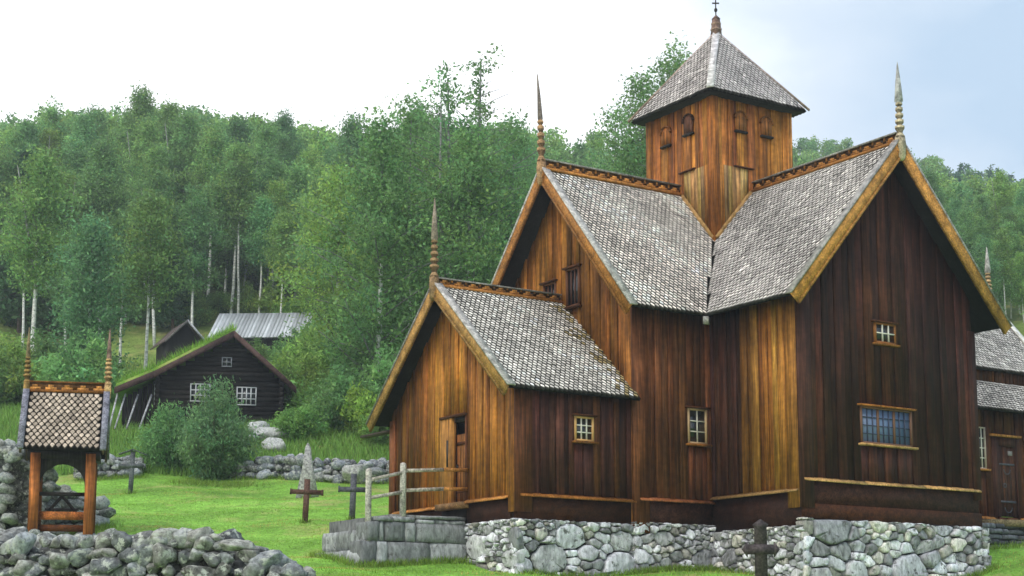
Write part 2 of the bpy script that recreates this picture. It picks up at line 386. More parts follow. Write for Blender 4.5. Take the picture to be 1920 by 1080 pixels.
def spire(parent, base, h, C=A((.30, .19, .10)), lean=(0, 0), s=1.0, down=.45, name='finial', off=OFF, tipc=A((.34, .31, .27)), needle=.062):
    """turned finial: square foot, three collared beads, tapering needle"""
    m = MB(); bx, by, bz = base
    prof = [(0, .085), (.09, .10), (.13, .06), (.15, .06), (.19, .10), (.215, .10), (.225, .055), (.235, .055), (.26, .088), (.29, .09), (.30, .05), (.31, .05), (.335, .084), (.365, .082), (.375, .048), (.385, .048),
            (.41, .078), (.44, .076), (.45, .045), (.46, .045), (.475, .07), (.49, .075), (.505, .05), (.52, needle), (.76, needle * .62), (.97, .014), (1, .004)]
    k = 12
    foot = [(-down, .05), (-down + .08, .085), (0, .10), (h * .10, .085)]
    V = []
    for z, r in foot:
        for ax_, ay_ in ((-1, -1), (1, -1), (1, 1), (-1, 1)): V.append((bx + ax_ * r * s, by + ay_ * r * s, bz + z))
    Fc = [(i * 4 + j, i * 4 + (j + 1) % 4, (i + 1) * 4 + (j + 1) % 4, (i + 1) * 4 + j) for i in range(3) for j in range(4)] + [(3, 2, 1, 0), (12, 13, 14, 15)]
    m.add(V, Fc, C * 1.1)
    V = []; prof = [p for p in prof if p[0] >= .09]
    for t, r in prof:
        r = r * 1.22
        for j in range(k):
            w = 2 * math.pi * j / k; V.append((bx + lean[0] * t * t + r * s * math.cos(w), by + lean[1] * t * t + r * s * math.sin(w), bz + h * t))
    Fc = []; Cc = []
    for i in range(len(prof) - 1):
        for j in range(k):
            Fc.append((i * k + j, i * k + (j + 1) % k, (i + 1) * k + (j + 1) % k, (i + 1) * k + j))
            tt = prof[i][0]; Cc.append(tipc if tt > .5 else (C * .35 if prof[i][1] < .062 and tt < .47 else C))
    m.add(V, Fc, Cc)
    return m.build(name, M_beam, parent, off)

inn_x = lambda t: -max(abs(t), q_)
rf_nave = arm_roof('x', WX, inn_x, Hr, [(-1, c_, He), (1, c_, He)], 'pale weathered shingle roof of the west arm', shc)
for sg in (-1, 1): barge(rf_nave, 'x', WX, Hr, c_, He, sg, AMB2 * .75)
crest(rf_nave, 'x', WX + .02, -q_ - .05, Hr + .03)
spire(rf_nave, (WX - .07, 0, Hr + .02), 2.85, lean=(0, .2), C=A((.34, .2, .1)), tipc=A((.16, .13, .11)))
rf_tr = arm_roof('y', SY, inn_x, Hr, [(-1, c_, He), (1, c_, He)], 'grey shingle roof of the south transept', shc2)
for sg in (-1, 1): barge(rf_tr, 'y', SY, Hr, c_, He, sg, A((.48, .23, .055)), GRY * .7, ob=.3)
crest(rf_tr, 'y', SY + .02, -q_ - .05, Hr + .0, C=AMB2 * .62)
spire(rf_tr, (0, SY - .07, Hr - .05), 2.25, C=A((.40, .33, .22)), s=1.05, tipc=A((.36, .35, .34)), needle=.09)
rf_p = arm_roof('x', PX, lambda t: -L1 + .02, Hp, [(-1, 3.48, -.48), (1, 3.52, -.66)], 'shingle roof of the west porch with lichen by the nave wall',
                lambda u, v, rd: (A((.88, .82, .73)) * (1 + .1 * math.sin(u * 2 + v)) if rd.random() > max(0, (u - 3.35 + .25 * math.sin(v * 5)) * .9) else A((.42, .33, .16))), False)
barge(rf_p, 'x', PX, Hp, 3.48, -.48, -1, A((.36, .20, .06))); barge(rf_p, 'x', PX, Hp, 3.52, -.66, 1, A((.36, .20, .06)), GRY * .5)
crest(rf_p, 'x', PX + .02, -L1 - .06, Hp, .24, C=AMB2 * .8)
spire(rf_p, (PX - .07, 0, Hp + .05), 2.35, C=A((.24, .15, .075)), tipc=A((.24, .19, .15)), needle=.08)

# ---- walls
def wall(fr, u0, u1, zb, zt, colf, holes=(), breaks=(), seed=1, label=None, n0=0.0, **k):
    m = MB(); planks(m, fr, u0, u1, zb, zt, colf, holes, breaks=breaks, seed=seed, n0=n0, **k)
    # dark backing behind the boards, split round the openings
    cuts = sorted(set([u0, u1] + [x for h in holes for x in h[:2]] + list(breaks)))
    for x, y in zip(cuts, cuts[1:]):
        mid = (x + y) / 2; z0 = zb(mid); hs = [h for h in holes if h[0] < mid < h[1]]
        segs = [(z0, None)] if not hs else [(z0, hs[0][2]), (hs[0][3], None)]
        for s0, s1 in segs:
            ta, tb = (zt(x), zt(y)) if s1 is None else (s1, s1)
            P = [fr.p(x, -.16, s0), fr.p(y, -.16, s0), fr.p(y, -.16, max(tb, s0 + .01)), fr.p(x, -.16, max(ta, s0 + .01))]
            m.prism(P, fr.N * .13, BLK)
    return cbuild(m, 'wall', M_wood, label=label)
S = (0, -1); Wd = (-1, 0)
F_nS = Fr((0, -a_), (1, 0), S); F_pS = Fr((0, -ap), (1, 0), S); F_tS = Fr((0, -L2), (1, 0), S)
F_tW = Fr((-a_, 0), (0, 1), Wd); F_nW = Fr((-L1, 0), (0, 1), Wd); F_pW = Fr((-Lp, 0), (0, 1), Wd)
under = .075
# west arm south wall (reddish brown) and gable (amber)
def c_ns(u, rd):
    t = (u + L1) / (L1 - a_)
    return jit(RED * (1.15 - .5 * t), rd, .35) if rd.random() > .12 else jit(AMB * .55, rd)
H_nwin = (-4.04, -3.40, -1.50, -.56)
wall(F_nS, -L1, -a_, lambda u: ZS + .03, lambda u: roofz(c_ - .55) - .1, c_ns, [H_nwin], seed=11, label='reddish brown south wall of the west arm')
pz = lambda y: Hp - abs(y) * ((Hp + .48) / 3.48)
H_g1 = (-.90, -.28, 2.42, 3.50); H_g2 = (.22, .84, 2.3, 3.28)
wall(F_nW, -a_, a_, lambda u: max(pz(u) - .4, -.6), lambda u: roofz(u) - .12, lambda u, rd: jit(AMB * .8, rd, .3) if rd.random() > .3 else jit(AMB * .5, rd), [H_g1, H_g2], breaks=(0,), seed=12, label='amber west gable wall above the porch roof')
# transept
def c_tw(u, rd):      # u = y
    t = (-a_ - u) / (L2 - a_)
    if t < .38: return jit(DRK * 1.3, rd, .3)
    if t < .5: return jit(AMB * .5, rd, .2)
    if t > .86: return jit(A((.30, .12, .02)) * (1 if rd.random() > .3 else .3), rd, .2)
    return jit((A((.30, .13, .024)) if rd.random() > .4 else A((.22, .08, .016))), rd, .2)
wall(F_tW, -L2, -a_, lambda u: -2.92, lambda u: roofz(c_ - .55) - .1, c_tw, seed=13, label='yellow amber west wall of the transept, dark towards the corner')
H_t1 = (-.56, .20, 1.02, 1.56); H_t2 = (-1.15, .71, -1.64, -.68)
wall(F_tS, -a_, a_, lambda u: -2.66, lambda u: roofz(u) - .12, lambda u, rd: jit(DRK * .95, rd, .28) if rd.random() > .2 else jit(DRK * A((1.5, 1.3, 1.2)), rd), [H_t2], breaks=(0,), seed=14, label='dark brown south gable wall of the transept', wmin=.2, wmax=.34)
F_tE = Fr((a_, 0), (0, 1), (1, 0)); F_nN = Fr((0, a_), (1, 0), (0, 1))
wall(F_tE, -L2, a_, lambda u: -2.9, lambda u: roofz(c_ - .55) - .1, lambda u, rd: jit(DRK, rd), seed=15)
wall(F_nN, -L1, a_, lambda u: ZS, lambda u: roofz(c_ - .55) - .1, lambda u, rd: jit(DRK, rd), seed=16)
# porch
H_pw = (-7.65, -7.06, -1.66, -1.03); H_door = (-.84, .34, -3.12, -.88)
wall(F_pS, -Lp, -L1, lambda u: ZS, lambda u: -.30, lambda u, rd: jit(DRK * A((1.5, 1.3, 1.3)), rd, .3) if (u + Lp) < 2.3 or rd.random() > .6 else jit(RED * .8, rd), [H_pw], seed=17, label='dark brown south wall of the porch')
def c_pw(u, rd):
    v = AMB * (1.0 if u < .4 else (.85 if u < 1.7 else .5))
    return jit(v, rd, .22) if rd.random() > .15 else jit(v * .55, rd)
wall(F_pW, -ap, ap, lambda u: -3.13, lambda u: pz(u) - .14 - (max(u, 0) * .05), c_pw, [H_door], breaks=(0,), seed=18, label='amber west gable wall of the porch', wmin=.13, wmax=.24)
F_pN = Fr((0, ap), (1, 0), (0, 1)); wall(F_pN, -Lp, -L1, lambda u: ZS, lambda u: -.55, lambda u, rd: jit(RED, rd), seed=19)
# tower
F_w = Fr((-q_, 0), (0, 1), Wd); F_s = Fr((0, -q_), (1, 0), S); F_e = Fr((q_, 0), (0, 1), (1, 0)); F_n = Fr((0, q_), (1, 0), (0, 1))
tz = lambda u: Te + .12
def c_tow(u, rd): return jit(A((.33, .12, .022)), rd, .28) if rd.random() > .2 else jit(A((.22, .075, .02)), rd)
for fr, sd_ in ((F_w, 21), (F_s, 22), (F_e, 23), (F_n, 24)):
    wall(fr, -q_, q_, lambda u: Hr - q_ * TAN - .25, tz, c_tow, seed=sd_, label='amber boarded tower wall', wmin=.14, wmax=.26)
# pale boards and drip ledges where the roofs meet the tower
for fr in (F_w, F_s):
    m = MB(); rd = random.Random(5)
    n = 8
    for i in range(n):
        u0 = -q_ + .05 + i * (q_ - .25) / n; u1 = u0 + (q_ - .25) / n - .008
        zt0 = 6.98 - .0 * i; bt = lambda u: Hr - abs(u) * TAN + .05
        w_ = (AMB * .7, AMB * .9, PALE * .45, PALE * .6, PALE * .75, PALE * .85, PALE * .8, PALE * .7)[i]
        m.prism([fr.p(u0, .0, bt(u0) - .1), fr.p(u1, 0, bt(u1) - .1), fr.p(u1, 0, zt0), fr.p(u0, 0, zt0)], fr.N * (.058 if i % 2 else .064), jit(w_, rd, .15))
    cbuild(m, 'flashing_board', M_wood, label='pale newer boards at the foot of the tower')
    m = MB(); fr.box(m, -.75, -.02, .05, .13, 6.985, 7.02, RED * .5)
    for sg in (-1, 1):
        p0 = fr.p(sg * .12, .08, Hr + .08 - .1 * TAN); p1 = fr.p(sg * (q_ - .0), .08, Hr - q_ * TAN + .13)
        dd = nrm(p1 - p0); up_ = np.cross(fr.N, dd)
        m.beam(p0, p1, up_ * .065, fr.N * .03, PALE * .75)
    cbuild(m, 'flashing_strip', M_beam)
def cpost(x, y, z0, z1, sx, sy, cx_, cy_, wx=.3, wy=.3, t=.075):
    """corner of two boards: one on the west face, one on the south face"""
    m = MB()
    m.box((x + sx * .012, y + sy * 0, z0), (x + sx * t, y - sy * wy, z1), cx_)
    m.box((x + sx * t, y + sy * .002, z0 - .004), (x - sx * wx, y + sy * t, z1), cy_)
    return cbuild(m, 'corner_post', M_wood)
cpost(-q_, -q_, 4.3, Te + .1, -1, -1, A((.27, .09, .018)), A((.29, .10, .02)), .16, .16, .08)
m = MB(); m.box((q_, -q_ - .08, 4.6), (q_ - .14, -q_ - .0, Te + .1), AMB); m.box((q_ + .01, -q_ - .08, 4.6), (q_ + .08, -q_ + .16, Te + .1), AMB2); cbuild(m, 'corner_post', M_wood)
m = MB(); m.box((-q_ - .08, q_ + .08, 5), (-q_, q_ - .14, Te + .1), AMB * .8); cbuild(m, 'corner_post', M_wood)
cpost(-L1, -a_, -3.9, roofz(c_ - .55) - .1, -1, -1, AMB * .9, RED * 1.15, .42, .3)
cpost(-a_, -L2, -3.36, roofz(c_ - .55) - .1, -1, -1, A((.27, .115, .022)), DRK * 1.7, .36, .42)
m = MB(); m.box((a_ + .075, -L2 - .075, -2.9), (a_ - .2, -L2 + .0, 1.7), DRK); m.box((a_ + .012, -L2, -2.9), (a_ + .075, -L2 + .25, 1.7), DRK * .8); cbuild(m, 'corner_post', M_wood)
cpost(-Lp, -ap, -3.5, -.36, -1, -1, AMB * .95, RED * .8, .42, .26)
m = MB(); m.box((-Lp - .075, ap + .07, -3.5), (-Lp - .01, ap - .22, -.6), RED * 1.2); cbuild(m, 'corner_post', M_wood)
# base timbers and drip boards
def sill(fr, u0, u1, zt, zb, C=DRK * .8, DC=AMB2, n=.02, dr=True, lift=0.0):
    m = MB(); fr.box(m, u0, u1, -.22, n, zb, zt - .001, C)
    cbuild(m, 'base_beam', M_beam)
    if dr:
        m = MB(); k = max(1, int((u1 - u0) / 1.9)); rd = random.Random(int(u0 * 100))
        for i in range(k):
            x0 = u0 + (u1 - u0) * i / k + .01; x1 = u0 + (u1 - u0) * (i + 1) / k - .01; j0 = rd.uniform(-.01, .012); j1 = rd.uniform(-.012, .01)
            m.hexa([fr.p(x0, .02, zt - .01 + j0), fr.p(x1, .02, zt - .01 + j1), fr.p(x1, .15, zt - .05 + j1), fr.p(x0, .15, zt - .05 + j0),
                    fr.p(x0, .03, zt + .06 + j0), fr.p(x1, .03, zt + .06 + j1), fr.p(x1, .15, zt - .01 + j1), fr.p(x0, .15, zt - .01 + j0)], DC)
        cbuild(m, 'drip_board', M_beam)
sill(F_pW, -ap + .28, H_door[0], -3.12, -3.75); sill(F_pW, H_door[1] + .1, ap - .2, -3.18, -3.6)
sill(F_pS, -Lp + .05, -L1 + .02, -3.10, -3.68, RED * .32, AMB * .8)
sill(F_nS, -L1 + .1, -a_, -3.04, -3.62, DRK * 1.1, RED * 1.9)
sill(F_tW, -L2 + .02, -a_, -2.93, -3.95, DRK * .65, PALE * .5)
sill(F_tS, -a_ + .02, a_ , -2.66, -3.25, DRK * 1.1, PALE * .9)
m = MB(); F_tS.box(m, -a_ - .0, a_ + .08, -.3, .05, -3.62, -3.255, RED * .38); cbuild(m, 'base_beam', M_beam, label='reddish bottom beam under the transept gable')
# moss knob in the valley
m = MB(); m.beam((-c_ + .25, -c_ + .25, 1.73), (-c_ - .1, -c_ - .1, 1.68), (.05, -.05, 0), (0, 0, .1), GRY * .8); cbuild(m, 'valley_spout', M_beam)

# ---- windows
def window(fr, h, nx, nz_, fcol, mcol, pane, lintel=True, sillc=None, fw_=.05, mw=.03, proud=.075, mull=None, lc=None, parent=None, over=.08, recess=True):
    u0, u1, z0, z1 = h; m = MB(); pb, pf = (-.03, proud)
    fr.box(m, u0, u0 + fw_, pb, pf, z0, z1, fcol); fr.box(m, u1 - fw_, u1, pb, pf, z0, z1, fcol)
    fr.box(m, u0 + fw_, u1 - fw_, pb, pf, z0, z0 + fw_, fcol); fr.box(m, u0 + fw_, u1 - fw_, pb, pf, z1 - fw_, z1, fcol)
    w = cbuild(m, 'window', M_plain)
    g = .02 if recess else proud - .03
    m = MB(); fr.box(m, u0 + fw_ - .002, u1 - fw_ + .002, g - .02, g, z0 + fw_ - .002, z1 - fw_ + .002, (.5, .5, .5)); cbuild(m, 'pane', pane, w)
    m = MB(); iu0, iu1, iz0, iz1 = u0 + fw_, u1 - fw_, z0 + fw_, z1 - fw_
    for i in range(1, nx): 
        x = iu0 + (iu1 - iu0) * i / nx; ww = mw; cc = mcol
        if mull and i in mull: ww = .07; cc = fcol
        fr.box(m, x - ww / 2, x + ww / 2, g - .005, g + .035, iz0, iz1, cc)
    for i in range(1, nz_):
        z = iz0 + (iz1 - iz0) * i / nz_; fr.box(m, iu0, iu1, g - .004, g + .028, z - mw / 2, z + mw / 2, mcol)
    cbuild(m, 'glazing_bar', M_plain, w)
    lc = AMB2 if lc is None else lc
    if lintel:
        m = MB(); fr.box(m, u0 - over, u1 + over, 0, .15, z1 + .004, z1 + .05, lc); cbuild(m, 'lintel', M_beam, w)
    if sillc is not None:
        m = MB(); fr.box(m, u0 - over, u1 + over, 0, .17, z0 - .06, z0 - .004, sillc); cbuild(m, 'sill', M_beam, w)
    return w
WH = A((.72, .68, .58))
window(F_pS, H_pw, 3, 3, PALE * 1.2, WH, M_glass, True, AMB * .6, lc=RED * .5)
window(F_nS, H_nwin, 2, 3, A((.45, .30, .16)), WH * .8, M_glass, True, AMB * .9, lc=RED * .5)
window(F_tS, H_t1, 3, 2, AMB * .8, WH, M_glass, True, AMB * .7, lc=RED * .6, proud=.10, recess=False)
window(F_tS, H_t2, 9, 4, A((.16, .08, .045)), A((.05, .06, .10)), M_glassb, True, PALE * .9, mull=(3, 6), lc=AMB, mw=.018, over=.1)
window(F_nW, H_g1, 3, 1, RED * .8, DRK * 2, M_glass, True, RED * .4, lc=RED * .6)
window(F_nW, H_g2, 3, 1, RED * .8, DRK * 2, M_glass, True, None, lc=RED * .4)
# tower sound hatches (round-headed shutters)
def hatch(fr, uc, z0, w=.40, h=.56, C=A((.26, .09, .022))):
    m = MB(); P = [(-w / 2, 0), (w / 2, 0)] + [(w / 2 * math.cos(t), h - w / 2 + w / 2 * math.sin(t)) for t in np.linspace(0, math.pi, 9)]
    m.prism([fr.p(uc + x, .04, z0 + z) for x, z in P], fr.N * .06, C)
    o = cbuild(m, 'sound_hatch', M_wood)
    m = MB()
    for k in (-.07, .07): fr.box(m, uc + k - .008, uc + k + .008, .098, .103, z0 + .02, z0 + h - .12, BLK)
    for i in range(8):      # hood moulding round the arch
        t0, t1 = math.pi * i / 8, math.pi * (i + 1) / 8; r0, r1 = w / 2 + .005, w / 2 + .05
        m.prism([fr.p(uc + r * math.cos(t), .05, z0 + h - w / 2 + r * math.sin(t)) for r, t in ((r0, t0), (r1, t0), (r1, t1), (r0, t1))], fr.N * .085, C * .5)
    cbuild(m, 'hood', M_beam, o)
    m = MB(); fr.box(m, uc - w / 2 - .03, uc + w / 2 + .03, .04, .14, z0 - .06, z0 - .003, BLK * 2); cbuild(m, 'sill', M_beam, o)
hatch(F_w, .58, 8.03); hatch(F_w, -.47, 8.12, C=A((.09, .035, .02))); hatch(F_s, -.47, 8.10, C=A((.32, .12, .03))); hatch(F_s, .53, 8.12, C=A((.30, .11, .028)))

# ---- tower roof
m = MB(); sl_ = MB(); hip = MB()
for k in range(4):
    an = k * math.pi / 2; cz_, sz_ = math.cos(an), math.sin(an)
    Rz = lambda p: A((p[0] * cz_ - p[1] * sz_, p[0] * sz_ + p[1] * cz_, p[2]))
    O = Rz((-r_, -r_, Te)); U = Rz((1, 0, 0)); top = A((0, 0, Ta)); mid = Rz((0, -r_, Te)); Vv = nrm(top - mid); L = np.linalg.norm(top - mid)
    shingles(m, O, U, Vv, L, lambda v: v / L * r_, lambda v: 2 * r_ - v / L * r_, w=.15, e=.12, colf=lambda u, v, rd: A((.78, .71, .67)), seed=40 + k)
    Nn = np.cross(U, Vv); Nn = Nn if Nn[2] > 0 else -Nn
    slab(sl_, [O, Rz((r_, -r_, Te)), top], Nn, .06)
    p, q = O, top - A((0, 0, .1)); d = nrm(q - p); sv = nrm(np.cross(d, (0, 0, 1))); un = np.cross(sv, d); un = un if un[2] > 0 else -un
    big = .10 if k == 0 else .055
    hip.beam(p + un * .07 - d * .05, q + un * .07, sv * big, un * .025, A((.60, .57, .56)) if k == 0 else A((.33, .24, .20)))
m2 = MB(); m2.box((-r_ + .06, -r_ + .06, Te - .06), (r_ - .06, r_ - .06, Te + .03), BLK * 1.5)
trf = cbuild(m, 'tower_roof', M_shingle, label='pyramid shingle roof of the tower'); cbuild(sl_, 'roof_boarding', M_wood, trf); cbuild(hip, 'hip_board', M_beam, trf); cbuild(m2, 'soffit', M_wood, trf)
m = MB(); m.hexa([(-.13, -.13, 11.55), (.13, -.13, 11.55), (.13, .13, 11.55), (-.13, .13, 11.55), (-.085, -.085, 12.15), (.085, -.085, 12.15), (.085, .085, 12.15), (-.085, .085, 12.15)], A((.22, .14, .11)))
for z, r in ((11.82, .125), (12.0, .11)): m.box((-r, -r, z - .03), (r, r, z + .02), A((.30, .2, .15)))
m.hexa([(-.1, -.1, 12.151), (.1, -.1, 12.151), (.1, .1, 12.151), (-.1, .1, 12.151), (-.02, -.02, 12.27), (.02, -.02, 12.27), (.02, .02, 12.27), (-.02, .02, 12.27)], A((.16, .1, .08)))
tf = cbuild(m, 'finial', M_beam, trf)
m = MB(); m.tube([(0, 0, 12.2), (0, 0, 12.95)], .018, BLK); m.tube([(0, 0, 12.37), (0, 0, 12.41), (0, 0, 12.47), (0, 0, 12.51)], [.02, .05, .05, .02], BLK)
m.beam((-.09, .06, 12.66), (.09, -.06, 12.66), (0, 0, .018), (.01, .012, 0), BLK); m.prism([(0, 0, 12.78), (.1, -.07, 12.86), (.0, 0, 12.9)], (.008, .01, 0), BLK)
cbuild(m, 'iron_vane', M_iron, trf)

# ---- porch door
m = MB(); fr = F_pW; u0, u1, z0, z1 = H_door
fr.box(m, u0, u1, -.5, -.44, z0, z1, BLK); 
dr = MB(); 
for i in range(4): fr.box(dr, -.80 + i * .155, -.80 + i * .155 + .149, -.12, -.075, z0 + .02, -1.32, jit(A((.2, .08, .025)), random, .2))
fr.box(dr, -.8, -.19, -.075, -.055, -1.6, -1.52, RED * .6); fr.box(dr, -.8, -.19, -.075, -.055, -2.85, -2.77, RED * .6)
door = cbuild(dr, 'door', M_wood, label='low dark plank door of the porch')
f2 = MB(); fr.box(f2, u1 - .52, u1 + .05, -.05, .09, z0, z1 + .02, A((.42, .19, .045)))
fr.box(f2, u0 - .02, u0 + .04, -.12, .06, z0, z1, RED * .9)
fr.box(f2, u0 - .02, u1 + .08, -.1, .12, z1, z1 + .07, RED * .45)
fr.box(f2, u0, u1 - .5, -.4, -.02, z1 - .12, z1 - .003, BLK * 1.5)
cbuild(f2, 'frame', M_wood, door)
f2 = MB(); fr.box(f2, u1 - .36, u1 - .27, .088, .094, -2.15, -1.45, BLK * 1.5); fr.box(f2, -.3, -.27, -.055, -.01, -2.3, -2.1, BLK); cbuild(f2, 'handle', M_iron, door)
f2 = MB(); fr.box(f2, u0 - .1, u1, -.3, .28, z0 - .16, z0 - .004, A((.22, .12, .05))); cbuild(f2, 'threshold', M_beam, door)
cbuild(m, 'doorway_lining', M_wood, door)
m = MB(); F_pW.box(m, H_door[0] - .02, ap - .1, -.3, .0, -3.85, -3.14, BLK * 1.5); cbuild(m, 'base_beam', M_beam)
# board sticking out past the north eave
m = MB(); m.beam((-9.15, 2.9, -.82), (-9.3, 5.0, -.84), (.11, 0, 0), (0, 0, .035), A((.06, .045, .035))); cbuild(m, 'eave_board', M_beam)

# ---- choir and lower skirt roof on the east
x0c, x1c, Hc = a_ + .1, 11.8, 4.66
m = MB(); sl_ = MB(); tc_ = (Hc - 1.75) / 2.5
O = A((x0c, -2.5, 1.75)); Vv = nrm((0, 2.5, Hc - 1.75)); L = math.hypot(2.5, Hc - 1.75)
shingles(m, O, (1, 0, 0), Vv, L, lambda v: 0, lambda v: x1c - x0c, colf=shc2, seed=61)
Nn = np.cross((1, 0, 0), Vv); slab(sl_, [O, (x1c, -2.5, 1.75), (x1c, 0, Hc), (x0c, 0, Hc)], Nn)
slab(sl_, [(x0c, 2.5, 1.75), (x1c, 2.5, 1.75), (x1c, 0, Hc), (x0c, 0, Hc)], nrm((0, Hc - 1.75, 2.5)))
crf = cbuild(m, 'roof', M_shingle, label='upper shingle roof of the choir'); cbuild(sl_, 'roof_boarding', M_wood, crf)
barge(crf, 'x', x1c, Hc, 2.5, 1.75, -1, AMB2, A((.7, .67, .62))); crest(crf, 'x', x0c, x1c, Hc)
spire(crf, (x1c + .07, 0, Hc + .1), 1.85, C=A((.36, .24, .12)), tipc=A((.34, .32, .3)), needle=.09)
m = MB(); sl_ = MB(); O = A((x0c, -3.62, .26)); T = A((x0c, -2.32, 1.38)); Vv = nrm(T - O); L = np.linalg.norm(T - O)
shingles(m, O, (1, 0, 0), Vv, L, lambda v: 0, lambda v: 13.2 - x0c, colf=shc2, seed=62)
Nn = np.cross((1, 0, 0), Vv); slab(sl_, [O, (13.2, -3.62, .26), (13.2, -2.32, 1.38), T], Nn)
lrf = cbuild(m, 'roof', M_shingle, label='lower skirt roof over the choir aisle'); cbuild(sl_, 'roof_boarding', M_wood, lrf)
F_cU = Fr((0, -2.25), (1, 0), S); F_cL = Fr((0, -3.0), (1, 0), S); F_cE = Fr((11.4, 0), (0, 1), (1, 0)); F_cE2 = Fr((13.0, 0), (0, 1), (1, 0))
cc = lambda u, rd: jit(RED * .55, rd, .3)
wall(F_cU, a_, 11.4, lambda u: 1.2, lambda u: 1.95, cc, seed=31)
H_cd = (8.05, 9.15, -2.93, -.45); H_cw = (7.44, 7.76, -1.50, -.22)
wall(F_cL, a_, 13.0, lambda u: -3.05, lambda u: .62, cc, [H_cd, H_cw], seed=32, label='dark red brown south wall of the choir aisle')
wall(F_cE, -2.2, 2.2, lambda u: 1, lambda u: Hc - abs(u) * tc_ - .15, cc, breaks=(0,), seed=33); wall(F_cE2, -3, 3, lambda u: -3.05, lambda u: .6, cc, seed=34)
window(F_cL, H_cw, 2, 4, A((.5, .42, .34)), WH, M_glass, False, AMB2, fw_=.035)
m = MB(); rd = random.Random(3)
for i in range(4): F_cL.box(m, 8.33 + i * .20, 8.33 + i * .20 + .193, -.05, .02, -2.9, -.75, jit(DRK * 1.3, rd, .3))
cd = cbuild(m, 'door', M_wood, label='dark choir door with iron scrollwork')
m = MB(); F_cL.box(m, 8.05, 8.33, -.06, .07, -2.93, -.5, DRK * 1.2); F_cL.box(m, 9.13, 9.2, -.06, .07, -2.93, -.5, DRK); F_cL.box(m, 8.33, 9.15, -.06, .06, -.75, -.48, DRK)
F_cL.box(m, 7.95, 9.3, 0, .17, -.47, -.40, AMB2 * .9); cbuild(m, 'frame', M_wood, cd)
for z in (-1.3, -2.45): m = MB(); F_cL.box(m, 8.38, 9.08, .02, .032, z - .03, z + .03, A((.06, .065, .075))); cbuild(m, 'hinge', M_iron, cd)
for (cx_, cz2, rr) in ((8.72, -1.45, .15), (8.6, -1.95, .06), (8.72, -2.62, .16)):
    m = MB(); m.tube([F_cL.p(cx_ + rr * math.cos(t), .03, cz2 + rr * math.sin(t)) for t in np.linspace(math.pi, 2 * math.pi if rr > .1 else 3 * math.pi, 14)], .018, A((.07, .075, .085)), 6); cbuild(m, 'door_ring' if rr < .1 else 'iron_scroll', M_iron, cd)
m = MB(); F_cL.box(m, 8.80, 9.0, .02, .03, -1.02, -.88, A((.28, .26, .25))); cbuild(m, 'notice', M_plain, cd)
sill(F_cL, 7.4, 8.02, -2.98, -3.3, DRK, AMB2); sill(F_cL, 9.2, 13, -2.98, -3.3, DRK, AMB2); sill(F_cL, a_ + .1, 7.3, -2.98, -3.3, DRK, AMB2, dr=False)

